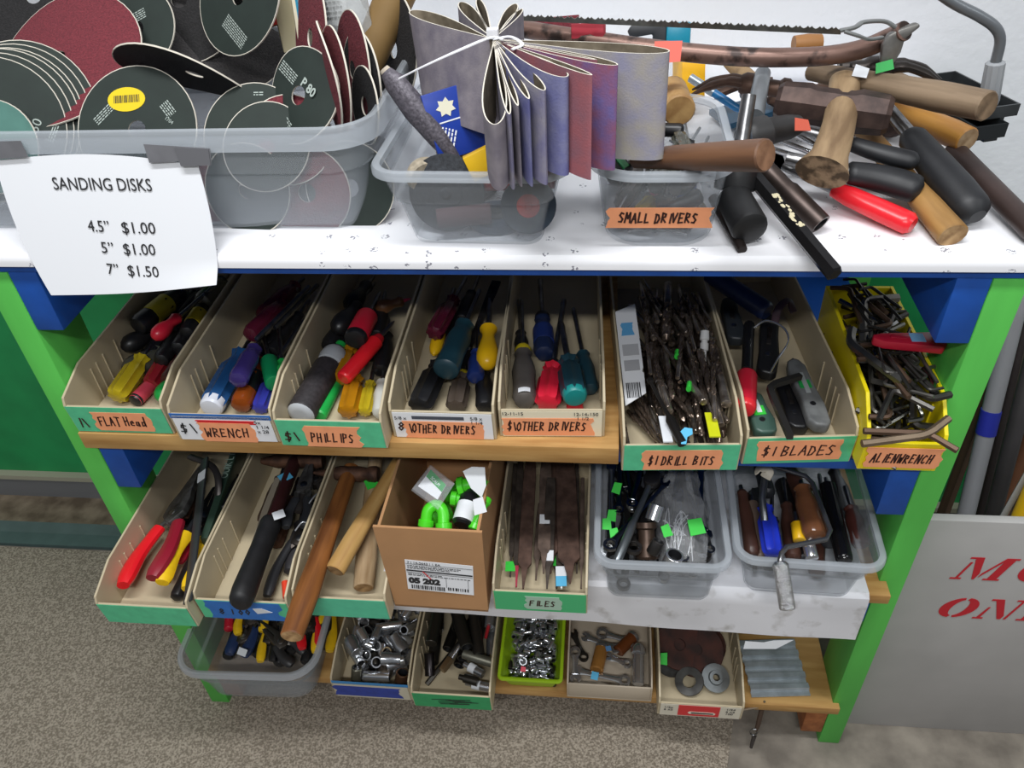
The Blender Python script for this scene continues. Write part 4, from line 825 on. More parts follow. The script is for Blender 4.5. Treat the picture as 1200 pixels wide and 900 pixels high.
# cardboard carton of garden fittings
M_card = mat('#b0845a', .8, var=.06, scale=14); ca = thing('cardboard_box', 'open brown cardboard carton with a white shipping label reading 05 202', 'box', TR(-.298, -.09, .4965, math.radians(-1.0)))
w, dp, h, t_ = .142, .26, .18, .004; b = MB()
b.box(0, w, 0, dp, 0, t_); b.prism([(0, 0), (w, 0), (w + .004, h), (-.006, h)], 0, t_, Matrix(((1, 0, 0, 0), (0, 0, -1, t_), (0, 1, 0, 0), (0, 0, 0, 1)))); b.box(0, t_, t_, dp, t_, h); b.box(w - t_, w, t_, dp, t_, h); b.box(t_, w - t_, dp - t_, dp, t_, h)
b.build('body', M_card, ca, smooth=False)
LM = Matrix(((.998, .06, 0, .026), (0, 0, -1, -.0006), (-.06, .998, 0, .046), (0, 0, 0, 1))); lb = sheet(ca, 'shipping_label', 0, 0, .098, .068, LM, M_paper, .0004)
LT = Matrix.Translation((0, 0, .0006)); type_text(lb, '05 202', .0165, LT @ Matrix.Translation((.003, .0165, 0)), M_ink, offset=.0012)
type_text(lb, '7 | 14-2643 | 1 EA', .0065, LT @ Matrix.Translation((.003, .0605, 0)), M_ink)
b = MB(); b.box(.001, .097, .0435, .0465, .0006, .0008)
for y in (.0595, .0405): b.box(.001, .097, y, y + .0006, .0006, .0008)
for k, (y, n_) in enumerate([(.0555, .05), (.0525, .045), (.0495, .035), (.037, .02), (.034, .06)]):
    x = .003
    while x < n_ + .03: l = qr.choice((.002, .004, .006)); b.box(x, x + l, y, y + .0013, .0006, .0008); x += l + .0012
for x in (.058, .09): b.box(x, x + .0005, .012, .034, .0006, .0008)
x = .006
while x < .055: l = qr.choice((.0007, .0012, .002)); b.box(x, x + l, .003, .012, .0006, .0008); x += l + qr.choice((.0008, .0014))
x = .06
while x < .09: l = qr.choice((.0012, .002, .003)); b.box(x, x + l, .006, .013, .0006, .0008); x += l + qr.choice((.001, .002))
b.build('printing', M_ink, lb, smooth=False)
b = MB(); b.prism([(.024, .045), (.026, .045), (.037, .029), (.035, .029)], .0009, .0011); b.build('pen_mark', M_red, lb, smooth=False)
M_lime = mat('#4fd428', .32); zc = .68
def elbow(label, pts, r, caps=True):
    t = thing('hose_fitting', label, 'fitting'); P = [Vector(p) for p in pts]; t.location = P[0]; P = [p - P[0] for p in P]; C_ = curve(P)
    MB().tube(C_, r, 16).build('body', M_lime, t)
    for p, d in ((C_[0], C_[1] - C_[0]), (C_[-1], C_[-1] - C_[-2])):
        e = d.normalized(); M = FR(p - e * .004, p + e); b = MB(); b.lathe([(0, r * 1.1), (.001, r * 1.32), (.009, r * 1.32), (.01, r * 1.1)], 18, flute=10, fd=.03); b.build('collar', M_lime, t, M)
    return t
elbow('lime green curved hose fitting at the left front inside the carton', [W(499, 614, .645), W(502, 598, .66), W(512, 592, .665), W(519, 600, .66), W(520, 616, .648)], .0085)
elbow('lime green collared hose connector at the back of the carton', [W(540, 570, .665), W(552, 568, .668), W(566, 572, .665)], .0105)
elbow('lime green connector deep in the carton behind the round fitting', [W(532, 584, .65), W(548, 586, .65)], .009)
elbow('lime green lever fitting against the right wall of the carton', [W(556, 618, .648), W(562, 604, .655), W(568, 588, .66)], .0065)
t = thing('packed_fitting', 'clear bag with a green and white printed card at the left in the carton', 'bag', PL(W(487, 572, .675), W(530, 598, .675) - W(487, 572, .675), W(504, 548, .69) - W(487, 572, .675)))
b = MB(); b.prism([(.002, .004), (.042, .002), (.040, .026), (.004, .034)], 0, .001); b.build('card', M_paper, t, smooth=False)
b = MB(); b.prism([(.004, .022), (.041, .014), (.040, .026), (.004, .034)], .0011, .0014); b.build('printed_band', mat('#1f9a4a', .5), t, smooth=False)
type_text(t, 'SCALPI', .0065, Matrix.Translation((.012, .0225, .0016)) @ Matrix.Rotation(-.22, 4, 'Z'), M_paper)
b = MB(); b.loft([[Vector((x0, y, z)) for x0, y, z in ((-.004 + s, -.006, 0), (.052 - s, -.01, 0), (.05 - s, .034, .0), (s, .04, 0))] if k % 2 == 0 else [Vector((x0, y, z)) for x0, y, z in ((-.002 + s, -.004, .008), (.05 - s, -.008, .008), (.048 - s, .032, .008), (s, .038, .008))] for k, s in ((0, 0), (1, .003))]); b.build('clear_bag', M_film, t)
tag(MB().prism([(0, 0), (.012, -.016), (.022, .0), (.026, .026), (.008, .03), (-.006, .026)], 0, .0008).build('paper_tag', M_tag_white, None, PL(W(552, 572, .69), (1, .1, .2), (0, .6, 1))), 'white curled paper tag over the green connector in the carton', 'tag')
t = thing('spray_bottle', 'small black bottle with a white label lying in the carton front', 'bottle', FR(W(541, 616, .65), W(550, 586, .66)))
b = MB(); b.lathe([(0, .011), (.003, .0145), (.045, .0145), (.052, .009), (.06, .007), (.066, .007), (.067, .009), (.08, .008)], 18); b.build('body', H_black, t); b = MB(); b.lathe([(.006, .0149), (.034, .0149)], 18); b.build('label_band', M_tag_white, t)
tag(MB().prism([(0, 0), (.018, .002), (.016, .024), (.002, .022)], 0, .0008).build('paper_tag', M_tag_white, None, PL(W(556, 604, .675), (1, .2, .1), (.2, .6, .8))), 'small white tag with printing at the right wall of the carton', 'tag')
for k, (u, v) in enumerate([(522, 580), (536, 600), (508, 606)]): elbow('lime green fitting low in the carton', [W(u, v, .60), W(u + 16, v - 6, .60)], .011)['group'] = 'green fittings at the bottom of the carton'
# files
M_f = [mat('#6b5348', .6, .5, h2='#4e3b33', scale=60), mat('#5a5048', .55, .6, h2='#3f3732', scale=60), mat('#77655a', .6, .5, h2='#564840', scale=60)]
zfi = .512
FL = [('broad brown flat file in the middle of the FILES bin', 645, 672, .52, 652, 540, .53, .026, .005, 0, ()), ('very wide dark file right of centre in the FILES bin', 668, 684, .526, 662, 540, .535, .034, .006, 0, ()),
      ('file with forked tang and two white tags in the FILES bin', 637, 672, .532, 640, 540, .545, .02, .004, 2, ((.10, M_tag_white),)), ('narrow file with a white tag over its lower end', 641, 690, .522, 646, 560, .55, .017, .004, 1, ((.055, M_tag_white),)),
      ('brown file with rounded shoulder left of centre', 613, 690, .523, 622, 540, .535, .021, .005, 0, ()), ('slim file with red tang at the left of the FILES bin', 605, 688, .516, 610, 540, .53, .012, .004, 1, ()),
      ('thin dark file beside the left wall with a green tag', 598, 676, .516, 604, 540, .525, .008, .003, 1, ((.018, M_tag_green),)), ('file with a green and white taped tang', 658, 690, .515, 654, 560, .52, .014, .004, 1, ((.012, M_tag_blue), (.03, M_tag_white))),
      ('narrow square file against the right wall of the FILES bin', 676, 672, .515, 676, 545, .53, .008, .006, 1, ()), ('rusty thin file leaning on the right wall', 681, 690, .520, 683, 560, .535, .007, .004, 2, ()),
      ('short tapered file lying between the wide files', 628, 680, .514, 634, 590, .515, .012, .004, 2, ()), ('dark file half under the very wide one', 652, 690, .508, 656, 600, .508, .016, .004, 1, ((.05, M_tag_green),))]
for k, f in enumerate(FL):
    file_tool(f[0], W(*f[1:4]), W(*f[4:7]), f[7], f[8], M_f[f[9]], .045, mat('#a8324a', .5) if 'red tang' in f[0] else (mat('#e8eae8', .6) if 'taped tang' in f[0] else None), f[10])
# tub of wrenches
M_wr = [mat('#8e8f90', .24, 1.0), mat('#5b5856', .34, .9, var=.2, scale=40), mat('#3d3a38', .38, .8), mat('#b9bbbd', .14, 1.0)]
hp = Heap(TR(.012, -.048, 0), .166, .255, .500); q = random.Random(21); wp = []
for L, wd, rg, m in ((.15, .009, .0105, 0), (.13, .008, .009, 3), (.17, .010, .012, 1), (.115, .007, .008, 0), (.18, .011, .0125, 2), (.14, .0085, .010, 1)):
    o = wrench_mesh(L, wd, rg, rg * 1.05).build('combination_wrench', M_wr[m]); nm = ('steel', 'worn grey', 'black', 'chrome')[m]
    tag(o, nm + ' combination wrench among others in the clear tub beside the FILES bin', 'wrench', nm + ' wrenches in the clear tub'); wp.append((o, L, rg, [True]))
for k in range(110):
    o, L, r, first = wp[q.randrange(6)]
    M = hp.drop(L + .02, r * .62, PI / 2 + q.choice((0, 0, -.3, .25)), .15, 9, q, slope=.6, flip=True, box=(0, .166 if k < 45 else .125, 0, .255), zmax=.6)
    if M is None: continue
    if first[0]: first[0] = False; o.matrix_local = M
    else: clone(o, M)
purge(wp)
t = thing('ratchet_wrench', 'grey ratchet wrench lying aslant on the heap with a round head at its top', 'wrench', FR(W(722, 660, .585), W(764, 562, .6))); L = (W(764, 562, .6) - W(722, 660, .585)).length
b = MB(); b.lathe([(0, .006), (.004, .0085), (.07, .0085), (.08, .006), (L - .015, .0055)], 12, ry=.8); b.build('grip', mat('#7e8488', .3, .8), t); b = MB(); b.prism([(L + .016 * math.cos(k * PI / 8), .013 * math.sin(k * PI / 8)) for k in range(16)], -.008, .008); b.build('head', M_wr[1], t, bevel=.003)
def single_socket(label, A, B, r, m, **k):
    A, B = Vector(A), Vector(B); o = socket((B - A).length, r, **k).build('socket', [m, M_black], None, FR(A, B)); return tag(o, label, 'socket')
single_socket('large chrome socket with ringed mouth facing up at the tub front', W(791, 650, .59), W(785, 664, .565), .0135, M_chrome); single_socket('chrome socket on the heap at the middle of the wrench tub', W(770, 592, .605), W(764, 610, .59), .0115, M_chrome); single_socket('dark socket beside the large ringed one', W(772, 634, .592), W(764, 648, .575), .0095, M_wr[1])
t = thing('impact_socket', 'dark brown long stepped socket standing upright in the wrench tub', 'socket', FR(W(759, 655, .555), W(757, 612, .592))); L = (W(757, 612, .592) - W(759, 655, .555)).length
b = MB(); b.lathe([(0, .016), (.004, .018), (L * .4, .014), (L * .5, .0125), (L * .8, .0125), (L * .85, .016), (L, .0155)], 18); b.build('body', mat('#4a3a30', .4, .6), t)
for k, (u, v, z) in enumerate([(723, 572, .6), (717, 604, .59), (711, 614, .585), (720, 626, .585), (781, 622, .605)]):
    tag(MB().prism([(-.007, -.008), (.007, -.009), (.006, .009), (-.006, .008)], 0, .0008).build('price_tag', M_tag_green, None, PL(W(u, v, z), (1, .2 * k - .4, .1), (0, .8, .5))), ('square green price tag at the back left of the wrench tub', 'upper narrow green price tag at the left of the wrench tub', 'leftmost green price tag in the wrench tub', 'lower green price tag at the left of the wrench tub', 'square green price tag near the middle of the wrench tub')[k], 'price tag')
t = thing('plastic_bag', 'crinkled clear bag of small parts at the right side of the wrench tub', 'bag', TR(.128, -.03, .52))
b = MB(); q = random.Random(2); rings = []
for i in range(11):
    f = i / 10; y = -.02 + .19 * f; ww = .03 + .012 * math.sin(PI * f) ; hh = .012 + .032 * math.sin(PI * min(1, f * 1.05)) ** .6 if 0 < i < 10 else .004
    rings.append([Vector((ww * math.cos(2 * PI * j / 16) * (1 + q.uniform(-.08, .08)) + .006 * f, y + q.uniform(-.003, .003), .03 + hh * math.sin(2 * PI * j / 16) * (1 + q.uniform(-.2, .2)) + .02 * f)) for j in range(16)])
b.loft(rings); b.build('film', mat('#f0f2f5', .08, alpha=.22, bump=1.0, scale=45), t, ang=20)
b = MB(); r_ = random.Random(8)
for k in range(9):
    x = r_.uniform(-.018, .018); b.tube(curve([(x, -.012 + r_.uniform(0, .02), .045), (x + r_.uniform(-.012, .012), .03 + r_.uniform(-.01, .02), .067), (x + r_.uniform(-.02, .02), .06 + r_.uniform(-.02, .02), .066), (x + r_.uniform(-.015, .015), .025, .064)]), .0007, 5)
b.build('wire_pieces', mat('#e4e6ea', .3, .3), t)
tag(MB().prism([(-.011, -.012), (.012, -.01), (.01, .013), (-.011, .012)], 0, .0012).build('price_tag', M_tag_green, None, PL(W(816, 618, .605), (1, .2, 0), (0, .9, .4))), 'green price tag showing through the clear bag of parts', 'price tag')
# tub with the crank brace
t = thing('crank_brace', 'bent bright crank brace with a knurled chrome handle hanging over the tub front', 'brace', TR(0, 0, 0))
P0 = W(923, 715, .575); P1 = W(914, 658, .618); P2 = W(916, 648, .624); P3 = W(922, 641, .622); P4 = W(968, 632, .612); P5 = W(973, 622, .61); P6 = W(952, 566, .61); P7 = W(944, 558, .61); P8 = W(904, 545, .61)
b = MB(); L = (P1 - P0).length; b.lathe([(0, .007), (.001, .0098), (.003, .0108), (L - .004, .0108), (L, .007)], 24, flute=0); b.build('handle', mat('#c9cacc', .22, 1.0, bump=.9, scale=420), t, FR(P0, P1))
b = MB(); b.tube([P1, P2, P3, P4, P5, P6, P7, P8], .0038, 10); b.build('crank_rod', mat('#77777a', .22, .8), t)
M_misc = [mat('#4a2f26', .4, var=.2, scale=20), mat('#2a2c30', .45), mat('#1e1c1c', .4)]
SD('cobalt blue fluted handle at the left in the crank brace tub', 906, 650, .56, 896, 590, .57, .085, .0135, mat('#2336b8', .3), 'flute')
SD('yellow stub of a handle in the middle of the crank brace tub', 937, 634, .56, 932, 600, .57, .03, .0095, H_yel, 'cyl')
SD('glossy brown fluted handle under the crank brace', 956, 630, .572, 940, 570, .58, .095, .0175, ac('#8a5a3c'), 'grip')
SD('dark brown wooden handle at the left wall of the crank brace tub', 882, 652, .535, 868, 570, .55, .12, .013, M_misc[0], 'grip')
SD('grey brown slat-like handle beside the blue one', 892, 655, .53, 880, 580, .55, .1, .009, mat('#6e5c50', .5), 'cyl')
SD('dark red brown handle at the right of the crank brace tub', 1010, 640, .545, 990, 570, .56, .07, .014, mat('#4f2a24', .4), 'grip')
SD('glossy black rod at the right front of the crank brace tub', 990, 658, .545, 972, 580, .56, .14, .0125, mat('#121214', .15), 'cyl')
hp = Heap(TR(.222, -.03, 0), .168, .23, .500); q = random.Random(44); sp = []
for k, m in enumerate((M_misc[0], M_misc[1], M_misc[2], mat('#5f4a3a', .5))):
    nm = ('dark brown', 'dark grey', 'black', 'grey brown')[k]; o = screwdriver(nm + ' handled tool in the heap of the crank brace tub', (0, 0, 0), (.17, 0, 0), .1, .0125, m, ('grip', 'flute', 'grip', 'flute')[k], group=nm + ' tools in the crank brace tub'); sp.append((o, [True]))
for k in range(22):
    o, first = sp[k % 4]; M = hp.drop(.172, .0125, PI / 2, .18, 16, q, slope=.5, flip=True, zmax=.548)
    if M is None: continue
    if first[0]: first[0] = False; o.matrix_local = M
    else: clone(o, M)
purge(sp)
for k, qd in enumerate([(930, 656, .53, 918, 560), (972, 640, .53, 960, 556), (1000, 610, .535, 976, 550), (945, 600, .53, 925, 545), (900, 580, .55, 890, 540)]): SD('dark tool handle deep in the crank brace tub', *qd, .535, .11, .0125, M_misc[k % 3], 'grip', group='dark handles at the bottom of the crank brace tub')
SD('chrome ended stub at the front of the crank brace tub', 952, 655, .55, 946, 632, .555, .028, .0095, M_chrome, 'cyl')
tag(MB().tube([W(898, 548, .615), W(893, 585, .6), W(896, 610, .58)], .0055, 10).build('steel_tube', mat('#7a7d80', .3, .9), None), 'slim grey tube behind the cobalt blue handle', 'tube')
tag(MB().tube(curve([W(886, 552, .622), W(893, 548, .632), W(900, 552, .632), W(897, 560, .622)]), .009, 8, flat=.3).build('paper_curl', mat('#c8bfae', .7), None), 'curled scrap of pale paper on the back rim of the crank brace tub', 'paper')
# ------------------------------------------------------------------ bottom shelf
z4 = .150
pliers('dark blue gripped pliers with a white price tag at the left in the low tub', W(277, 768, .185), W(300, 716, .195), mat('#20345c', .4), .03, .07, M_dsteel, .0105, nose=.04)
tagbox(thing('price_tag', 'white price tag lying on the dark blue grips in the low tub', 'price tag', PL(W(284, 764, .208), (1, -.35, .1), (.2, .8, .5))), 0, 0, 0, M_tag_white, .02, 0, w=.013)
pliers('yellow and black clamp pliers at the back left of the low tub', W(293, 742, .2), W(298, 700, .21), pl_yel, .045, .05, M_dsteel, .008, nose=.03)
pliers('heavy black riveted nippers across the middle of the low tub', W(350, 772, .185), W(302, 728, .205), mat('#2b2a2b', .45), .03, .05, mat('#55524e', .4, .8), .009, nose=.05)
pliers('black jawed pliers with a yellow grip at the front of the low tub', W(312, 775, .18), W(322, 716, .19), pl_yel, .022, .07, M_dsteel, .008, nose=.04, mg2=H_black)
pliers('pliers with red grips behind the yellow ones at the right of the low tub', W(364, 758, .2), W(362, 706, .2), pl_red, .03, .06, M_dsteel, .0085, nose=.04)
pliers('long yellow gripped pliers at the right wall of the low tub', W(378, 764, .195), W(386, 708, .2), pl_yel, .026, .075, M_dsteel, .009, nose=.04)
SD('red end of a tool at the left back of the low tub', 268, 738, .2, 270, 708, .2, .05, .009, mat('#c21f34', .35), 'cyl')
for k, qq in enumerate([(300, 770, .17, 330, 712), (340, 765, .175, 352, 715), (266, 772, .165, 285, 720), (325, 780, .165, 350, 730), (358, 778, .17, 372, 722)]): SD('black handled tool low in the wide tub of pliers', *qq, .175, .085, .0115, H_black, 'grip', group='black tools at the bottom of the low tub')
# sockets
hp = bin_heap('sock', d=.25); q = random.Random(12); sp = []
M_sin = mat('#1a1a1b', .5, .3); M_ch2 = mat('#b4b7bc', .22, .85); M_dk = mat('#47443f', .35, .8)
for L, r, m, st in ((.026, .0095, M_chrome, 0), (.03, .0115, M_chrome, .12), (.024, .008, M_ch2, 0), (.036, .0125, M_ch2, .1), (.05, .009, M_chrome, 0), (.022, .0068, M_dk, 0), (.032, .0135, mat('#9a8a7a', .3, .9, h2='#6a6560', scale=60), 0)):
    o = socket(L, r, step=st).build('socket', [m, M_sin]); nm = 'dark grey' if m is M_dk else ('chrome' if m in (M_chrome, M_ch2) else 'rust tinged'); tag(o, nm + ' socket in the heap of the blue labelled bin', 'socket', nm + ' sockets in the blue labelled bin'); sp.append((o, L, r, [True]))
for k in range(62):
    o, L, r, first = sp[q.randrange(7) if k % 3 == 0 else q.randrange(6)]
    M = hp.drop(L, r, q.uniform(0, PI), .5, 10, q, slope=1.2, flip=True, box=(0, hp.w, .0, .22))
    if M is None: continue
    if first[0]: first[0] = False; o.matrix_local = M
    else: clone(o, M)
purge(sp)
up_ = lambda u, v, z, l=.028: (W(u, v, z), W(u, v, z) - Vector((0, .35, 1)).normalized() * l * Vector((0, -1, 1)).y * -1 if False else W(u, v, z) - Vector((0, -.5, .86)) * l)
for k, (u, v, r, nm) in enumerate([(429, 768, .0095, 'ringed chrome socket facing up, leftmost of the four open ones'), (441, 757, .0095, 'chrome square drive socket facing up, rearmost of the four open ones'), (453, 764, .0095, 'dull brass tinged socket facing up, rightmost of the four open ones'), (441, 776, .0105, 'chrome socket facing up, frontmost of the four open ones')]):
    A, B = up_(u, v, .196); single_socket(nm, A, B, r, (M_chrome, M_chrome, mat('#85755c', .35, .9), M_ch2)[k])
single_socket('large chrome socket lying with its mouth at the left in the sock bin', W(453, 780, .193), W(474, 773, .193), .0105, M_chrome); single_socket('long chrome socket lying along the front of the sock bin', W(457, 793, .18), W(426, 792, .18), .0095, M_chrome)
single_socket('rust rimmed wide socket at the right front of the sock bin', W(472, 788, .192), W(470, 800, .17), .0125, mat('#7a5a44', .4, .8)); single_socket('dull grey black based socket standing at the sock bin front', W(418, 782, .205), W(417, 800, .17), .0095, mat('#8a8878', .4, .8))
single_socket('deep bright chrome socket standing at the left wall of the sock bin', W(413, 745, .2), W(411, 764, .17), .0085, M_chrome)
# deep sockets and extensions
hp = bin_heap('deep', d=.25); q = random.Random(5); sp = []
for L, r, m in ((.085, .0125, M_dk), (.075, .0105, mat('#33302d', .35, .8)), (.1, .011, M_dk), (.07, .009, M_ch2)):
    o = socket(L, r).build('deep_socket', [m, M_sin]); nm = 'bright' if m is M_ch2 else ('grey' if m is M_dk else 'black'); tag(o, nm + ' deep socket in the bin with the scribbled green label', 'socket', nm + ' deep sockets in the scribbled label bin'); sp.append((o, L, r, [True]))
for k in range(16):
    o, L, r, first = sp[k % 4]; M = hp.drop(L, r, PI / 2, .3, 10, q, slope=.6, flip=True, box=(0, hp.w, .06, .25))
    if M is None: continue
    if first[0]: first[0] = False; o.matrix_local = M
    else: clone(o, M)
purge(sp)
single_socket('long dull grey tube lying across the right side of the scribbled label bin', W(543, 766, .185), W(578, 777, .185), .009, mat('#77766a', .45, .7)); single_socket('black deep socket standing at the left front of the scribbled label bin', W(504, 792, .165), W(503, 765, .19), .0095, mat('#2f2b2c', .3, .8))
t = thing('extension_bar', 'silver driver bit with a brass tinged hex end lying aslant in the scribbled label bin', 'bit', FR(W(518, 786, .19), W(545, 748, .2))); L = (W(545, 748, .2) - W(518, 786, .19)).length
MB().lathe([(0, .0075), (.002, .0085), (.026, .0085), (.028, .006)], 6).build('hex_end', mat('#a08a6c', .3, .9), t); MB().lathe([(.026, .0042), (L, .0036)], 10).build('shank', M_chrome, t)
for k, (u1, v1, u2, v2) in enumerate([(546, 800, 574, 806), (544, 778, 566, 790), (538, 793, 560, 799)]):
    t = thing('tagged_socket', ('chrome plug socket with a white tag at the scribbled label bin right front', 'upper chrome socket wrapped with a white tag', 'small dark socket with a plain collar between the tagged ones')[k], 'socket', FR(W(u1, v1, .17 + .006 * k), W(u2, v2, .17 + .006 * k))); L = (W(u2, v2, .17) - W(u1, v1, .17)).length
    MB().lathe([(0, .005), (L * .25, .005), (L * .26, .008), (L * .8, .0085), (L, .0085)], 14).build('body', (M_chrome, M_ch2, M_dk)[k], t)
    if k < 2: MB().lathe([(L * .28, .0088), (L * .6, .0088)], 14).build('price_tag', M_tag_white, t)
lie('red_rod', 'thin red handled pick at the back right of the scribbled label bin', 'pick', 569, 748, .19, 573, 732, .195, lambda b, L: b.lathe([(0, .003), (L, .0035)], 8), mat('#a8242c', .4))
t = MB(); t.tube([W(500, 802, .155), W(545, 745, .175)], .005, 6); tag(t.build('flat_spanner', M_dk, None), 'dark square bar lying aslant at the front of the scribbled label bin', 'bar')
# tiny sockets in the lime box
hp = Heap(TR(-.157, -.01, 0), .092, .185, .149, .0015); q = random.Random(3); sp = []
for L, r, m in ((.014, .0042, M_chrome), (.012, .0052, M_chrome), (.017, .0038, M_ch2), (.022, .0034, M_chrome), (.011, .006, M_ch2), (.013, .0035, M_dk)):
    o = socket(L, r).build('small_socket', [m, M_sin]); nm = 'dark' if m is M_dk else 'chrome'; tag(o, 'tiny ' + nm + ' socket in the packed lime green box', 'socket', 'tiny ' + nm + ' sockets in the lime box'); sp.append((o, L, r, [True]))
for k in range(260):
    o, L, r, first = sp[q.randrange(6)]; M = hp.drop(L, r, q.choice((0, PI / 2, q.uniform(0, PI))), .2, 7, q, slope=1.5, flip=True)
    if M is None: continue
    if first[0]: first[0] = False; o.matrix_local = M
    else: clone(o, M)
purge(sp)
single_socket('larger chrome ring socket facing up in the middle of the lime box', *up_(613, 775, .205, .012), .0075, M_ch2)
tag(MB().prism([(-.005, -.004), (.004, -.005), (.005, .003), (-.003, .005)], 0, .0008).build('price_tag', mat('#e0304a', .5), None, PL(W(613, 784, .205), (1, .1, 0), (0, .8, .5))), 'small red price tag in the middle of the lime box', 'price tag')
# tray of wrenches
hz = .16
def wr(label, u1, v1, u2, v2, z1, z2, m, rg=.011, **k):
    A, B = W(u1, v1, z1), W(u2, v2, z2); return tag(wrench_mesh((B - A).length, .009, rg, rg * 1.02, **k).build('combination_wrench', m, None, FR(A, B)), label, 'wrench')
wr('chrome wrench with a ring end at the left of the beige tray', 674, 764, 674, 795, .165, .165, M_chrome, .0105)
wr('wrench with its ring standing at the back of the beige tray', 706, 742, 740, 752, .172, .17, M_ch2, .0115)
wr('chrome wrench with a blue price tag lying across the front of the tray', 732, 798, 676, 786, .168, .164, M_chrome, .0105)
wr('open ended wrench lying aslant behind the amber tube in the beige tray', 722, 760, 686, 746, .17, .172, M_ch2, .009)
wr('small chrome wrench with a round head right of the amber tube', 735, 778, 714, 770, .166, .164, M_chrome, .008)
tagbox(thing('price_tag', 'light blue price tag wrapped on the front wrench in the beige tray', 'price tag', PL(W(697, 792, .174), (1, -.2, 0), (.2, .9, .3))), 0, 0, 0, M_tag_blue, .013, 0, w=.014); tagbox(thing('price_tag', 'smaller light blue tag above the amber tube in the beige tray', 'price tag', PL(W(713, 760, .182), (1, .3, 0), (-.2, .9, .3))), 0, 0, 0, mat('#4a7fb0', .6), .01, 0, w=.009)
def vial(label, u1, v1, u2, v2, z, r, m):
    A, B = W(u1, v1, z), W(u2, v2, z); L = (B - A).length; t = thing('amber_cylinder', label, 'cylinder', FR(A, B)); MB().lathe([(0, r * .8), (.002, r), (L - .002, r), (L, r * .8)], 18).build('body', m, t); MB().lathe([(L * .84, r * 1.02), (L * .9, r * 1.04), (L * .96, r * 1.02)], 18).build('end_ring', M_ch2, t)
vial('shiny amber brown cylinder standing in the middle of the beige tray', 699, 786, 706, 756, .168, .0125, mat('#a8763c', .15, .3)); vial('rust brown cylinder lying aslant at the back of the beige tray', 724, 764, 744, 744, .168, .0115, mat('#6e3c1e', .25, .2))
t = thing('breaker_bar', 'thick chrome tube handle at the right wall of the beige tray', 'handle', FR(W(748, 802, .165), W(748, 756, .175))); L = (W(748, 756, .175) - W(748, 802, .165)).length
MB().lathe([(0, .0095), (.001, .0105), (L * .72, .0105), (L * .74, .008), (L * .78, .0135), (L * .9, .0135), (L, .009)], 18).build('body', M_chrome, t)
wr('dark wrench half buried at the left back of the beige tray', 684, 770, 672, 742, .158, .16, M_dk, .009)
# rusty discs
def ring_disc(label, u, v, z, r, hole, m, nrm, th=.004, cat='disc', hub=None):
    t = thing('grinding_disc', label, cat, FR(W(u, v, z), W(u, v, z) + Vector(nrm)))
    b = MB(); b.lathe([(0, hole), (0, r * .98), (th * .3, r), (th * .7, r), (th, r * .98), (th, hole)], 28, caps=(False, False)); b.lathe([(th, hole), (0, hole)], 28, caps=(False, False)); b.build('disc', m, t)
    if hub: b = MB(); b.lathe([(th, hole), (th + .004, hole * 1.0), (th + .004, hole * 1.9), (th, hole * 2.1)], 24, caps=(False, False)); b.build('hub', hub, t)
    return t
M_rd = mat('#4e2b22', .7, .2, h2='#33211d', scale=40); M_rg = mat('#5a5a58', .5, .4, h2='#3c3a38', scale=40); M_zn = mat('#8f9496', .4, .8, var=.15, scale=40)
ring_disc('big rust brown disc at the back of the red carded bin', 816, 762, .172, .05, .011, M_rd, (-.1, -.35, 1)); ring_disc('second rust brown disc leaning behind the big one', 796, 756, .178, .046, .011, M_rd, (.15, -.4, 1)); ring_disc('dark grey disc under the rusty discs with a green tag', 786, 776, .156, .029, .008, M_rg, (.1, -.2, 1)); ring_disc('third rusty disc lowest in the red carded bin', 822, 756, .16, .045, .011, M_rd, (0, -.15, 1))
ring_disc('grey slotted flange nut at the left front of the red carded bin', 808, 799, .158, .026, .012, M_rg, (-.25, -.3, 1), .005); ring_disc('bright zinc slotted flange at the right front of the red carded bin', 838, 795, .16, .026, .0065, M_zn, (.15, -.35, 1), .005, hub=M_zn)
tag(MB().prism([(-.006, -.01), (.006, -.011), (.006, .011), (-.006, .01)], 0, .001).build('price_tag', M_tag_green, None, PL(W(778, 772, .19), (1, 0, 0), (0, .7, .7))), 'green price tag on the dark disc at the left of the red carded bin', 'price tag')
# corrugated sheet
A = [W(881, 817, .147), W(950, 815, .147), W(936, 752, .147), W(868, 752, .147)]
t = thing('corrugated_sheet', 'corrugated zinc metal strip lying on the right end of the bottom shelf', 'metal sheet', PL(A[0], A[1] - A[0], A[3] - A[0])); w = (A[1] - A[0]).length; hh = (A[3] - A[0]).length
prof = []; n_ = 5
for k in range(n_): y0, st = hh * k / n_, hh / n_; prof += [(y0, 0), (y0 + st * .42, .0), (y0 + st * .5, .007), (y0 + st * .92, .007)]
prof += [(hh, 0)]
b = MB(); b.loft([[Vector((x, y, z)) for y, z in prof] + [Vector((x, y, z - .0012)) for y, z in prof[::-1]] for x in (0, w * .5, w)]); b.build('sheet', mat('#b4bcc1', .42, .6, var=.15, scale=40), t, ang=20)
b = MB(); b.prism([(0, 0), (.05, .002), (.075, .018), (.045, .016), (.03, .012), (.002, .013)], 0, .001); tag(b.build('plastic_flap', mat('#c4c6c8', .4), None, PL(W(871, 760, .385), (1, .05, -.05), (0, .5, 1))), 'torn pale plastic flap hanging below the oilcloth above the zinc sheet', 'plastic scrap')
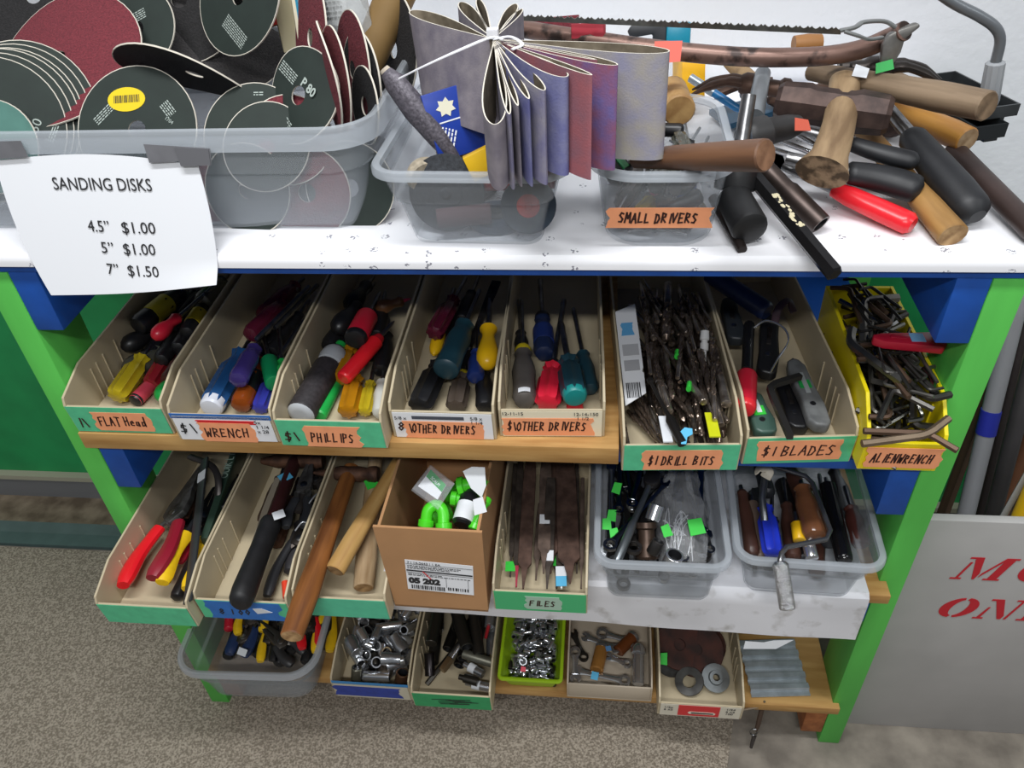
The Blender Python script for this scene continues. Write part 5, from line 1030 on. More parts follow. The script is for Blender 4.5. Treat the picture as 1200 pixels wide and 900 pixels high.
# hook hanging at the shelf edge
t = thing('hanging_hook', 'rusty steel hook with a jointed rod hanging at the bottom shelf front', 'hook', TR(*W(893, 825, .13))); o_ = W(893, 825, .13)
MB().tube([W(868, 832, .128) - o_, W(893, 828, .13) - o_, W(896, 822, .145) - o_], .0022, 8).build('wire_arm', mat('#9a8b78', .4, .7), t)
MB().tube([W(894, 826, .126) - o_, W(888, 850, .085) - o_, W(886, 856, .075) - o_], [.005, .0045, .003], 8).build('rod', mat('#5a4a40', .5, .7), t)
b = MB(); b.tube([W(884, 856, .075) - o_ + Vector((.006 * math.cos(k * PI / 5), 0, .011 * math.sin(k * PI / 5) - .006)) for k in range(10)], .0018, 6, closed=True); b.build('link', M_steel, t)
MB().tube([W(884, 862, .055) - o_, W(880, 876, .03) - o_], [.0045, .003], 8).build('rod', mat('#4a4442', .5, .6), t)
# ------------------------------------------------------------------ worktop: the price sign taped to the big tub
PB = .037 / .16; PA = .0195 - PB * 1.165
def Wp(u, v, off=0.0):
    d = RC @ np.array([u - 600, v - 450, FPX]); t = (PA - off + PB * CP[2] - CP[1]) / (d[1] - PB * d[2]); return Vector(CP + d * t)
sg = thing('paper_sign', 'white paper price sign for SANDING DISKS taped to the large tub', 'sign', TR(*Wp(125, 262)))
SO = Wp(125, 262); nrm = Vector((0, -1, PB)).normalized()
def spart(px, name, m, off, t=.0006):
    P = [Wp(u, v, off) - SO for u, v in px]; b = MB(); n = len(P); b.add([p for p in P] + [p - nrm * t for p in P], [[i, (i + 1) % n, n + (i + 1) % n, n + i] for i in range(n)] + [list(range(n)), [n + i for i in range(n)][::-1]]); return b.build(name, m, sg, smooth=False)
b = MB(); nx, ny = 18, 14; G = []
for j in range(ny + 1):
    f = j / ny; row = []
    for i in range(nx + 1):
        g = i / nx; Lx = (-6 + 36 * f + 30 * f * f); ul = Lx; ur = 232 + 24 * (1 - (1 - f) ** 1.7); vl = 188 + 158 * f; vr = 194 + 138 * f
        if g < .12: vl += 0
        u = ul + (ur - ul) * g; v = vl + (vr - vl) * g - (10 * math.sin(PI * g) if j == 0 else 0) + 4 * math.sin(PI * g) * f
        wob = .0003 * math.sin(7 * g + 3 * f) * f + (.006 * max(0, f - .85) / .15 * g ** 3); row.append(Wp(u, v, -.0005) + nrm * wob - SO)
    G.append(row)
V = [p for r in G for p in r]; k = len(V); F = []
for j in range(ny):
    for i in range(nx): a = j * (nx + 1) + i; F.append([a, a + nx + 1, a + nx + 2, a + 1]); F.append([k + a + 1, k + a + nx + 2, k + a + nx + 1, k + a])
for i in range(nx): F += [[i, i + 1, k + i + 1, k + i]]; a = ny * (nx + 1) + i; F += [[a + 1, a, k + a, k + a + 1]]
for j in range(ny): a = j * (nx + 1); F += [[a + nx + 1, a, k + a, k + a + nx + 1]]; a += nx; F += [[a, a + nx + 1, k + a + nx + 1, k + a]]
b.add(V + [p - nrm * .0007 for p in V], F); b.build('sheet', M_paper, sg)
def sline(s, u1, v1, u2, v2, size):
    o = Wp(u1, v1, .0006); e = Wp(u2, v2, .0006); M = Matrix.Translation(-SO) @ PL(o, e - o, (0, PB, 1)); type_text(sg, s, size, M, M_ink, width=(e - o).length)
sline('SANDING DISKS', 63, 222, 178, 224, .0205)
for s, u1, v1, u2, v2 in (('4.5\u201d', 104, 271, 129, 272), ('$1.00', 143, 273, 182, 274), ('5\u201d', 119, 296, 133, 297), ('$1.00', 145, 298, 182, 299), ('7\u201d', 126, 321, 139, 322), ('$1.50', 150, 323, 186, 325)): sline(s, u1, v1, u2, v2, .0195)
spart([(-12, 166), (24, 165), (33, 184), (-8, 187)], 'tape', M_duct, .004); spart([(168, 169), (246, 174), (248, 193), (212, 194), (211, 189), (175, 191)], 'tape', M_duct, .004); spart([(204, 173), (244, 175), (247, 194), (212, 195)], 'tape', mat('#6d6d71', .5, .3), .0055)

# ------------------------------------------------------------------ sanding discs in the big tub
M_dg = mat('#1f2a25', .7, var=.12, scale=30); M_dt = mat('#4f7a70', .5, var=.1, scale=30); M_mar = mat('#7d2f38', .9, h2='#5a1f28', scale=420, bump=.5, lo=.3, hi=.7); M_grit = mat('#232122', .85, h2='#151414', scale=420, bump=.5); M_brnb = mat('#8a5f33', .6, var=.1, scale=20); M_edge = mat('#d2cbbd', .7); M_print = mat('#aab5ae', .7)
def sdisc(label, c, n, r, top, back, roll=0.0, bend=0.0, group=None, hole=.0111):
    M = PL(c, Vector((1, 0, 0)) - Vector(n).normalized() * Vector(n).normalized().x if abs(Vector(n).normalized().x) < .9 else Vector(n).cross((0, 0, 1)), Vector(n).normalized().cross(Vector((1, 0, 0)) - Vector(n).normalized() * Vector(n).normalized().x) if abs(Vector(n).normalized().x) < .9 else (0, 0, 1))
    t = thing('sanding_disc', label, 'sanding disc', M @ Matrix.Rotation(roll, 4, 'Z'), group)
    b = MB(); R_ = [hole, r * .35, r * .7, r - .001, r]; N_ = 44; z_ = lambda x, y: bend * x * x
    for side, th in ((0, .001), (1, -.001)):
        o = len(b.v)
        for q_ in R_: b.v += [(q_ * math.cos(2 * PI * j / N_), q_ * math.sin(2 * PI * j / N_), z_(q_ * math.cos(2 * PI * j / N_), 0) + th) for j in range(N_)]
        for i in range(4):
            for j in range(N_): b.f.append([o + i * N_ + j, o + (i + 1) * N_ + j, o + (i + 1) * N_ + (j + 1) % N_, o + i * N_ + (j + 1) % N_]); b.m.append(2 if i == 3 else side)
    h = 5 * N_
    for i in (0, 4):
        for j in range(N_): b.f.append([i * N_ + j, i * N_ + (j + 1) % N_, h + i * N_ + (j + 1) % N_, h + i * N_ + j]); b.m.append(2)
    b.build('abrasive', [top, back, M_edge], t, ang=60); t['_'] = 0; del t['_']
    return t
def fineprint(t, x, y, n, w, m=None, rot=0.0, s=.0028, z=.0013):
    b = MB(); r_ = random.Random(int(x * 9e3) + n)
    for k in range(n):
        xx = 0
        while xx < w: l = r_.uniform(.002, .006); b.box(xx, min(w, xx + l), -k * s, -k * s + s * .45, 0, .0001); xx += l + .0012
    b.build('fine_print', m or M_print, t, TR(x, y, z, rot), smooth=False)
fc = (0, -.78, .62)
sdisc('teal green disc at the lower left corner of the large tub', WY(-8, 172, .09), (.1, -.85, .5), .057, M_dt, M_mar)
for k in range(6):
    t = sdisc('front dark green disc of the tilted stack, printed P50' if k == 0 else 'dark green disc in the tilted stack behind the P50 disc', WY(-8, 152, .115) + Vector((.0052, .006, .0015)) * k, (.2, -.8, .55), .089 + .0012 * (k % 3), M_dg, M_mar, group=None if k == 0 else 'discs stacked behind the P50 disc')
    if k == 0: type_text(t, 'P50', .016, TR(.050, -.012, .0013, 1.2), M_print, sx=1.1); fineprint(t, .066, -.012, 3, .022, rot=1.2); 
sdisc('big maroon disc face with a round hole lying behind the P50 stack', WY(68, 68, .225), (-.12, -.5, .86), .112, M_mar, M_dg, bend=-1.2)
t = sdisc('dark green disc with an oval yellow barcode sticker', WY(161, 152, .105), (0, -.8, .6), .0765, M_dg, M_mar)
b = MB(); b.prism([(.024 * math.cos(k * PI / 14), .0145 * math.sin(k * PI / 14)) for k in range(28)], 0, .0006); st = b.build('sticker', mat('#e6c81c', .45), t, TR(-.013, .036, .0011, .05), smooth=False); b = MB(); x = -.016; r_ = random.Random(6)
while x < .016: l = r_.choice((.0006, .0012)); b.box(x, x + l, -.004, .005, .0007, .0009); x += l + r_.choice((.0006, .0011))
b.build('barcode', M_ink, st, smooth=False); fineprint(t, -.055, .012, 4, .03, rot=.75); fineprint(t, .038, .034, 5, .018, rot=-.9); type_text(t, '1704', .006, TR(.035, .012, .0013, -.6), M_print)
sdisc('black gritty disc tipped forward with its pale edge pointing left over the maroon disc', WY(228, 86, .2), (-.24, -.6, -.8), .094, M_grit, M_dg, bend=1.5); t = sdisc('large black gritty disc rising at the back with a hole at its left', WY(246, 30, .37), (.5, -.4, .75), .112, mat('#3a3737', .85, h2='#2a2828', scale=420, bump=.5), M_dg)  # rear disc: black grit painted lighter, as if more light falls on it
t = sdisc('dark green printed disc standing behind the black ones', WY(160, 34, .29), (-.1, -.8, .6), .058, M_dg, M_grit); fineprint(t, -.02, .012, 5, .035, rot=.4); sdisc('black disc at the far back left of the large tub', WY(40, -4, .36), (.1, -.7, .7), .12, M_grit, M_dg); sdisc('dark disc leaning at the very back behind the printed disc', WY(120, 12, .37), (-.1, -.8, .6), .09, mat('#1d2230', .7), M_dg); sdisc('black disc between the back discs and the red box', WY(210, 0, .36), (.1, -.8, .6), .09, M_grit, M_dg)  # far back discs are added to fill the dark area against the wall
t = sdisc('dark green disc at the front right of the yellow stickered one', WY(297, 158, .115), fc, .063, M_dg, M_mar); fineprint(t, .0, .05, 2, .012); sdisc('smaller looking green disc in front of its twin near the tub middle', WY(312, 172, .092), fc, .054, M_dg, M_mar)
sdisc('maroon disc edge between the two green discs', WY(338, 164, .104), (.1, -.8, .6), .054, M_mar, M_dg)
t = sdisc('dark green disc printed P80 standing turned to the left', WY(350, 112, .12), (-.42, -.72, .5), .056, M_dg, M_mar, bend=-3); type_text(t, 'P 80', .015, TR(.004, .012, .0015, -.75), M_print, offset=.0004); fineprint(t, -.024, .043, 5, .032, rot=-.75); fineprint(t, -.03, -.01, 3, .03, rot=-.9)
t = sdisc('dark disc with fine white print high behind the red box', WY(280, -4, .3), (-.4, -.75, .5), .075, M_dg, M_grit); fineprint(t, -.02, -.02, 7, .05, rot=-.8)
sdisc('brown backed disc standing edge on, right of the P80 disc', WY(384, 92, .13), (-.93, -.35, .1), .062, M_brnb, M_mar, bend=2)
sdisc('front maroon disc of the upright pair at the tub right', WY(394, 96, .14), (-.86, -.5, .1), .062, M_mar, M_dg); sdisc('taller maroon disc of the upright pair at the tub right', WY(414, 82, .19), (-.84, -.52, .15), .068, M_mar, M_dg)
sdisc('upright black disc with pale rim in front of the maroon pair', WY(424, 98, .17), (-.8, -.58, .15), .06, M_grit, M_mar); sdisc('tall black disc at the back right corner of the large tub', WY(462, 58, .28), (-.8, -.58, .2), .07, M_grit, M_mar); sdisc('low black disc at the right front corner of the large tub', WY(428, 124, .13), (-.82, -.55, .15), .045, M_grit, M_mar)
sdisc('maroon disc standing edge on behind the P80 disc', WY(364, 44, .23), (-.8, -.5, .25), .07, M_mar, M_dg)
for k, (u, v, m) in enumerate([(290, 222, M_dg), (360, 226, M_mar), (410, 220, M_dg), (330, 236, M_dg), (250, 224, M_mar), (210, 232, M_dg)]): sdisc(('dark green' if m is M_dg else 'maroon') + ' disc low in the large tub seen through its front', WY(u, v, .075 + .004 * k), (.03 * (k - 2), -.93, .34), .055, m, M_mar, group=('green' if m is M_dg else 'maroon') + ' discs behind the tub front')
sdisc('dark green disc lying flat on the floor of the large tub', (-.5, .2, 1.058), (0, 0, 1), .089, M_dg, M_mar); sdisc('maroon disc lying flat on the floor of the large tub', (-.72, .22, 1.06), (0, 0, 1), .089, M_mar, M_dg); sdisc('black disc lying flat at the right of the large tub floor', (-.38, .27, 1.06), (.1, 0, 1), .085, M_grit, M_dg)
def carton(label, P, xd, yd, w, h, d, m, name='carton'):
    t = thing(name, label, 'box', PL(P, xd, yd)); MB().box(0, w, 0, h, -d, 0).build('body', m, t, bevel=.0008); return t
t = carton('red and white carton with brown sides standing at the back of the large tub', WY(312, 34, .30), (.85, .5, .1), (-.35, .1, 1), .045, .12, .03, mat('#8d7658', .7)); sheet(t, 'red_print', .0, .002, .045, .12, Matrix.Translation((0, 0, .0002)), mat('#e02a22', .45)); sheet(t, 'white_stripe', .008, .014, .016, .1, Matrix.Translation((0, 0, .0008)), M_paper)
t = carton('cream carton with teal outlined panel right of the red carton', WY(352, 64, .27), (.9, .35, -.05), (-.28, .1, 1), .045, .12, .022, mat('#ded7bc', .6))
b = MB(); P_ = [(.006, .012), (.03, .004), (.04, .008), (.04, .11), (.006, .11)]
for a, c in zip(P_, P_[1:] + P_[:1]): a, c = Vector((*a, 0)), Vector((*c, 0)); d = (c - a).normalized(); n_ = Vector((-d.y, d.x, 0)) * .0016; b.prism([a - n_, c - n_, c + n_, a + n_], .0004, .0008)
b.build('printed_outline', mat('#1f86a8', .5), t, smooth=False); sheet(t, 'printed_patch', .008, .05, .02, .075, Matrix.Translation((0, 0, .0004)), mat('#2a8fb4', .5)); fineprint(t, .012, .045, 3, .02, M_ink, -.9, .005)
carton('pale carton edge behind the cream carton', WY(333, 62, .30), (.9, .4, 0), (-.3, .1, 1), .03, .1, .02, mat('#cfc4a2', .6))
t = carton('white card with small print standing behind the maroon discs', WY(384, 60, .26), (.95, .3, 0), (-.12, .1, 1), .035, .1, .002, M_paper, 'card'); fineprint(t, .006, .085, 9, .022, M_ink, 0, .006)
t = thing('plastic_bag', 'shiny clear plastic bag behind the maroon discs', 'bag', TR(*WY(408, 24, .27))); b = MB(); r_ = random.Random(4); b.loft([[Vector((.028 * s * math.cos(2 * PI * j / 14) * r_.uniform(.8, 1.2), .018 * s * math.sin(2 * PI * j / 14) * r_.uniform(.8, 1.2), z)) for j in range(14)] for s, z in ((.4, -.045), (.9, -.03), (1.1, 0), (1, .03), (.7, .06))]); b.build('film', mat('#d4d6d4', .15, alpha=.5, bump=1, scale=40), t, ang=15)
t = thing('paper_roll', 'rolled brown paper standing at the back right of the large tub', 'paper roll', FR(WY(428, 78, .26), WY(474, -30, .31))); MB().lathe([(0, .022), (.2, .028)], 24, caps=(False, False)).lathe([(.2, .0265), (0, .0205)], 24, caps=(False, False)).build('roll', mat('#7d6238', .7, var=.12, scale=14), t)

# ------------------------------------------------------------------ sanding belts
def beltm(a, c): return mat(a, .85, h2=c, scale=46, bump=.12, bscale=500, detail=5, lo=.3, hi=.7)
B_grey, B_pur, B_blue, B_red, B_tan, B_rp = beltm('#8a8388', '#6a6470'), beltm('#6f6c8c', '#8d8990'), beltm('#5d5f90', '#7c7c98'), beltm('#94545a', '#7e5560'), beltm('#9a948a', '#87869a'), beltm('#8a4c58', '#66588c')
M_back = mat('#7d7260', .8, h2='#5f5545', scale=60)
K = W(578, 46, 1.262); bd = thing('belt_bundle', 'fanned bundle of used sanding belts held by a white cable tie', 'sanding belts', TR(*K))
def belt(tu, tv, w, m, h=.098, dn=(0, -.12, -1), tz=1.262, sq=.8):
    T = (W(tu, tv, tz) if tz > .5 else WY(tu, tv, tz)) - K; L = T.length; x = T.normalized(); D = Vector(dn).normalized() * h; D -= x * D.dot(x) * .0; y = Vector((0, 0, 1)).cross(x).normalized(); n = 40; O = []; I = []
    for k in range(n):
        f = 2 * PI * k / n; s = (1 - math.cos(f)) / 2; O.append(x * (L * s) + y * (w * math.sin(f) * s ** sq))
    for k in range(n):
        t = (O[(k + 1) % n] - O[k - 1]); nn = Vector((0, 0, 1)).cross(t)
        if nn.length < 1e-9: nn = y.copy()
        nn.normalize(); I.append(O[k] - nn * .0013)
    b = MB(); N = n; b.v = [tuple(p) for p in O] + [tuple(p + D) for p in O] + [tuple(p) for p in I] + [tuple(p + D) for p in I]
    for k in range(N):
        j = (k + 1) % N
        b.f += [[k, j, N + j, N + k], [2 * N + j, 2 * N + k, 3 * N + k, 3 * N + j], [k, 2 * N + k, 2 * N + j, j], [N + k, N + j, 3 * N + j, 3 * N + k]]; b.m += [0, 1, 2, 2]
    return b.build('sanding_belt', [m, M_back, M_edge], bd, ang=50)
for a in ((785, 60, .021, B_tan, .106), (724, 76, .013, B_rp, .102), (694, 88, .007, B_red, .10), (664, 90, .016, B_blue, .096, (0, -.1, -1), 1.258), (638, 106, .010, B_pur, .094, (0, -.05, -1), 1.25), (620, 116, .006, B_blue, .09, (0, 0, -1), 1.243), (607, 124, .005, B_grey, .084, (0, 0, -1), 1.236), (580, 146, .018, B_grey, .07, (0, .05, -1), 1.226), (700, 70, .004, B_red, .09),
          (597, 134, .006, B_pur, .078, (0, 0, -1), 1.231), (604, 4, .011, B_grey, .07), (612, 10, .007, B_grey, .07), (540, 2, .013, B_grey, .08), (560, -2, .008, B_tan, .08)): belt(*a)
belt(482, 12, .02, B_grey, .105, (.12, -.35, -1)); 
tie = MB(); tie.tube(curve([W(590, 46, 1.268) - K, W(575, 44, 1.27) - K, W(540, 58, 1.268) - K, W(500, 76, 1.256) - K, W(468, 92, 1.24) - K]), .0028, 6, flat=.35); tie.box(-.006, .006, -.006, .004, .002, .011); tie.tube(curve([W(578, 46, 1.268) - K, W(598, 43, 1.27) - K, W(612, 52, 1.264) - K, W(600, 58, 1.262) - K]), .0025, 6, flat=.4); tie.build('cable_tie', mat('#e4e4e8', .35), bd)
t = thing('rolled_belt', 'glittery grey rolled sanding belt leaning out of the belt tub', 'sanding belt', FR(W(451, 82, 1.225), W(540, 196, 1.12))); L = (W(540, 196, 1.12) - W(451, 82, 1.225)).length
MB().lathe([(0, .004), (.002, .0075), (L * .12, .0135), (L * .4, .0165), (L * .7, .013), (L * .95, .0075), (L, .003)], 20, ry=.8).build('belt', mat('#6f6a72', .5, .3, h2='#4d4950', scale=300, bump=.25), t); MB().lathe([(-.002, .006), (.006, .0085), (.014, .0085)], 14, ry=.8).build('frayed_end', mat('#b9ad9c', .9), t)
# in the belt tub
t = carton('blue sandpaper packet with white print standing in the belt tub', W(516, 190, 1.13), (.85, .45, .1), (.0, .35, 1), .062, .075, .006, mat('#1c3c9c', .4), 'sandpaper_packet')
b = MB(); r_ = random.Random(2); b.prism([(.024 + (.012 if k % 2 else .008) * math.cos(k * PI / 7), .056 + (.011 if k % 2 else .007) * math.sin(k * PI / 7)) for k in range(14)], .0003, .0006); b.build('printed_logo', mat('#e8e4cc', .6), t, smooth=False); fineprint(t, .006, .018, 5, .02, M_paper, 1.1, .004); b = MB(); b.box(.012, .042, .04, .0415, .0003, .0006); b.build('printed_line', M_paper, t, smooth=False)
t = carton('stack of cream sheets under the blue packet in the belt tub', W(520, 196, 1.118), (.85, .45, .1), (0, .35, 1), .075, .018, .02, mat('#d9cfae', .7), 'paper_stack'); carton('yellow carton corner showing below the belts in the belt tub', W(556, 214, 1.115), (.9, .25, .35), (-.3, .1, 1), .03, .03, .012, M_yellow)
carton('yellow carton at the right front corner of the belt tub', W(644, 206, 1.12), (1, .1, 0), (0, .2, 1), .022, .035, .015, mat('#d8c21c', .4))
def wheel(label, P, nrm, r, th, m, hub, name='grinding_disc'):
    t = thing(name, label, 'grinding wheel', FR(P, Vector(P) + Vector(nrm))); MB().lathe([(0, r * .97), (th * .2, r), (th * .8, r), (th, r * .97)], 32).build('wheel', m, t); MB().lathe([(th, r * .42), (th + .001, r * .4), (th + .0015, r * .16), (th + .004, r * .1), (th + .004, 0.0005)], 24).build('hub', hub, t); return t
M_wh = mat('#3a3d42', .8, h2='#2a2c30', scale=200, bump=.4)
wheel('dark grey disc standing at the left behind the belt tub front', W(524, 226, 1.10), (-.05, -.93, .25), .045, .004, M_wh, M_wh); wheel('blue black wheel with a red hub low in the belt tub', (W(618, 250, 1.088).x, .05, 1.088), (.05, -.92, .4), .032, .012, mat('#26323f', .8, var=.2, scale=60), mat('#c8352c', .5)); wheel('second blue black wheel under the red hubbed one', (-.125, .075, 1.0545), (0, 0, 1), .036, .01, mat('#2b3a4e', .8, var=.2, scale=60), M_wh); wheel('dark wheel at the bottom left of the belt tub', (-.170, .16, 1.0545), (0, 0, 1), .036, .008, mat('#4a454c', .8), M_wh)
lie('abrasive_roll', 'faded red abrasive roll lying across the belt tub front', 'roll', 548, 216, 1.10, 648, 210, 1.115, lambda b, L: b.lathe([(0, .009), (L, .0105)], 18), beltm('#a8434c', '#8f3540')); lie('round_brush', 'pale woven pad end at the left in the belt tub', 'pad', 498, 206, 1.115, 484, 186, 1.12, lambda b, L: b.lathe([(-.008, .020), (-.003, .0225), (.003, .0225), (.008, .020)], 24), mat('#a89c88', .8, var=.2, scale=200)); lie('abrasive_roll', 'dark brown abrasive roll at the left bottom of the belt tub', 'roll', 512, 256, 1.08, 575, 250, 1.08, lambda b, L: b.lathe([(0, .011), (L, .012)], 16), mat('#5a4448', .9))
# small drivers tub
for k, (u1, v1, z1, u2, v2, z2, m, st) in enumerate([(726, 240, 1.075, 790, 170, 1.09, A_smoke, 'flute'), (772, 226, 1.08, 820, 150, 1.09, H_black, 'grip'), (744, 256, 1.07, 800, 200, 1.075, A_yel, 'flute'), (800, 238, 1.075, 830, 160, 1.09, H_navy, 'grip'), (716, 205, 1.09, 770, 140, 1.09, H_black, 'grip'), (785, 200, 1.10, 740, 140, 1.09, mat('#4a4440', .5), 'grip'), (812, 190, 1.10, 800, 130, 1.09, H_black, 'flute')]):
    SD(('smoky clear small driver at the left front of the SMALL DRIVERS tub', 'black small driver at the middle of the SMALL DRIVERS tub', 'yellowish small driver low in the SMALL DRIVERS tub', 'navy small driver at the right of the SMALL DRIVERS tub', 'black small driver at the left wall of the SMALL DRIVERS tub', 'grey brown small driver crossing the SMALL DRIVERS tub', 'black fluted small driver at the back right of the SMALL DRIVERS tub')[k], u1, v1, z1, u2, v2, z2, .06, .009, m, st, shaft=.002)
hp = Heap(TR(.0, .012, 0), .13, .205, 1.056); q = random.Random(17); sp = []
for k, m in enumerate((H_black, H_grey, A_smoke)):
    o = screwdriver(('black', 'grey brown', 'smoky')[k] + ' small driver in the heap of the SMALL DRIVERS tub', (0, 0, 0), (.09, 0, 0), .055, .0088, m, ('grip', 'flute', 'flute')[k], shaft=.0018, group=('black', 'grey brown', 'smoky')[k] + ' small drivers in the round-cornered tub'); sp.append((o, [True]))
for k in range(60):
    o, first = sp[(0, 0, 1, 2)[k % 4]]; M = hp.drop(.092, .0088, q.choice((PI / 2, PI / 2, 0)), .5, 20, q, slope=.7, flip=True, zmax=1.135)
    if M is None: continue
    if first[0]: first[0] = False; o.matrix_local = M
    else: clone(o, M)
purge(sp)
SD('small driver with a pink end near the top of the SMALL DRIVERS tub', 766, 224, 1.10, 800, 180, 1.10, .02, .006, mat('#c8406a', .4), 'cyl', shaft=.002)
lie('green_strip', 'dark green plastic strip at the left rim of the SMALL DRIVERS tub', 'strip', 722, 182, 1.14, 734, 196, 1.13, lambda b, L: b.box(0, L, -.005, .005, -.001, .001), mat('#1f8a4a', .4))
# ------------------------------------------------------------------ heap of hammers
wood_handle('brown hammer handle resting across the SMALL DRIVERS tub with its end to the right', W(896, 182, 1.19), W(746, 186, 1.138), [.0165, .0158, .015, .0138, .0125, .011], mat('#6e4c34', .5, h2='#4e3424', scale=26, stretch=(.25, 2.5, 2.5)), .95, me=mat('#8a6448', .7, h2='#6a4830', scale=80), name='hammer')
M_sl = mat('#55443e', .55, .55, h2='#3a2e2b', scale=50, bump=.25); M_gw = mat('#8f7a62', .7, h2='#5f4d3a', scale=24, stretch=(.25, 2.5, 2.5), bump=.2); M_bw = mat('#a88a62', .65, h2='#806440', scale=24, stretch=(.25, 2.5, 2.5)); M_ow = mat('#b8843c', .4, h2='#935f24', scale=24, stretch=(.25, 2.5, 2.5))
# sledge
HA, HB = W(910, 118, 1.145), W(1044, 136, 1.140); t = thing('sledge_hammer', 'short sledge hammer with brown steel head and worn handle pointing to the front', 'hammer', FR(HA, HB)); L = (HB - HA).length
b = MB(); b.lathe([(0, .019), (.006, .0235), (L * .28, .0255), (L * .35, .0225), (L * .65, .0225), (L * .72, .0255), (L - .006, .0235), (L, .019)], 8, M=Matrix.Rotation(PI / 8, 4, 'X'), ry=1.0); b.build('head', M_sl, t, ang=25)
IV = FR(HA, HB).inverted(); HP = [IV @ p for p in (W(990, 96, 1.155), W(987, 122, 1.148), W(982, 150, 1.14), W(972, 182, 1.128), W(963, 202, 1.118))]
b = MB(); C_ = curve(HP); n_ = len(C_); b.tube(C_, [.0185 + .004 * max(0, (i / n_ - .45)) / .55 + (.009 * max(0, i / n_ - .72) / .28) for i in range(n_)], 20, flat=.82, mcap=1); b.build('handle', [mat('#a08664', .65, h2='#6f573c', scale=24, stretch=(2.5, .25, 2.5)), mat('#a5886a', .85, h2='#55422f', scale=70, lo=.4, hi=.6)], t)
wood_handle('thick weathered grey axe handle lying across the heap, cut end at right', W(1156, 124, 1.172), W(952, 84, 1.145), [.019, .020, .0185, .0165, .015, .0135], M_gw, .85, me=mat('#8a7258', .85, h2='#5f4c38', scale=60), sticker=None, name='axe')
tag(MB().prism([(-.009, -.006), (.008, -.008), (.01, .004), (-.006, .009)], 0, .0008).build('price_tag', M_tag_white, None, PL(W(1008, 84, 1.172), (1, -.2, 0), (.1, .7, .7))), 'white price tag stuck on the grey axe handle', 'price tag'); tag(MB().prism([(-.011, -.006), (.011, -.004), (.011, .008), (-.009, .006)], 0, .0008).build('price_tag', mat('#2f9e4c', .6), None, PL(W(1036, 79, 1.178), (1, .15, .1), (0, .6, .8))), 'green price tag on the claw hammer beside the axe handle', 'price tag')
wood_handle('orange brown varnished hammer handle below the axe handle, end marked', W(1133, 164, 1.098), W(1042, 122, 1.10), [.0175, .018, .017, .0155, .014, .013], M_ow, .9, me=mat('#b59a78', .8, h2='#8c6f4e', scale=80), name='hammer')
def grip_tool(label, A, B, r, m, steel=None, prof=None, flat=.85, cat='handle', name='rubber_grip', bow=0.0, m2=None):
    A, B = Vector(A), Vector(B); L = (B - A).length; t = thing(name, label, cat, FR(A, B)); pr = prof or [(0, .45), (.03, .85), (.1, 1.0), (.3, 1.03), (.6, .95), (.85, .85), (.97, .8), (1, .6)]
    P = []; R = []
    for i in range(21):
        f = i / 20; k = max(j for j in range(len(pr) - 1) if pr[j][0] <= f + 1e-9); g = (f - pr[k][0]) / (pr[k + 1][0] - pr[k][0]); P.append((L * f, bow * math.sin(PI * f), 0)); R.append(r * (pr[k][1] * (1 - g) + pr[k + 1][1] * g))
    b = MB(); b.tube(P, R, 18, flat=flat, mcap=1); b.build('grip', [m, m2 or m], t)
    if steel: MB().lathe([(L * .95, steel), (L + .07, steel * .9)], 12).build('shaft', M_steel, t)
    return t
M_rub = mat('#1d1e21', .5, var=.15, scale=40)
grip_tool('slim black handle with a brown end in the upper middle of the hammer heap', W(1076, 190, 1.105), W(996, 168, 1.115), .0125, M_rub, .006, m2=mat('#5a3a30', .6), bow=.004); grip_tool('bulky black rubber grip below the slim black handle', W(1080, 224, 1.085), W(992, 202, 1.098), .0185, M_rub, .008, bow=-.006)
grip_tool('bright red round handle under the black rubber grips', W(1070, 264, 1.066), W(978, 222, 1.078), .0145, mat('#e0212c', .3), .006, prof=[(0, .7), (.02, .92), (.06, 1), (.4, .98), (.8, .9), (1, .7)]); grip_tool('large black rubber hammer grip standing out at the right front of the heap', W(1146, 254, 1.072), W(1066, 158, 1.11), .0215, M_rub, .009, flat=.9)
wood_handle('yellow brown wooden handle with a cracked end at the right front of the heap', W(1116, 275, 1.066), W(1010, 150, 1.095), [.0175, .0165, .0145, .014, .0135, .0125], M_ow if False else mat('#a87f48', .55, h2='#7c5a2c', scale=24, stretch=(.25, 2.5, 2.5)), .85, name='hammer')
grip_tool('long dark brown bar lying along the right end of the worktop', W(1216, 276, 1.066), W(1118, 176, 1.082), .0135, mat('#3e302c', .45, .3, var=.15, scale=20), prof=[(0, .9), (.05, 1), (1, 1)], name='iron_bar', cat='bar')
# pry bars and tubes at the left of the heap
A, B = W(979, 322, 1.0605), W(884, 208, 1.10); t = thing('hex_bar', 'black hexagonal pry bar with dried paste pointing to the worktop edge', 'bar', FR(A, B)); L = (B - A).length
b = MB(); b.lathe([(0, .007), (.002, .0095), (L, .0095)], 6); b.build('bar', mat('#2c2b2c', .3, .8), t); b = MB(); r_ = random.Random(5)
for k in range(26): x = L * .42 + r_.random() * .055; b.sphere((x, r_.uniform(-.003, .004), .0085), r_.uniform(.0012, .0026), 0, 6, (1.4, 1, .5))
b.build('dried_paste', mat('#c9bf9f', .8), t)
A, B = W(962, 263, 1.064), W(894, 194, 1.105); t = thing('steel_tube', 'brown steel tube with an open end beside the hexagonal bar', 'tube', FR(A, B)); L = (B - A).length
b = MB(); b.lathe([(0, .0095), (0, .0125), (L * .55, .0125), (L * .6, .0105), (L, .0105)], 20, caps=(False, True)); b.lathe([(0, .0095), (L * .4, .0095)], 20, m=1, caps=(False, True)); b.build('tube', [mat('#4a403c', .4, .8, var=.2, scale=40), M_sin], t)
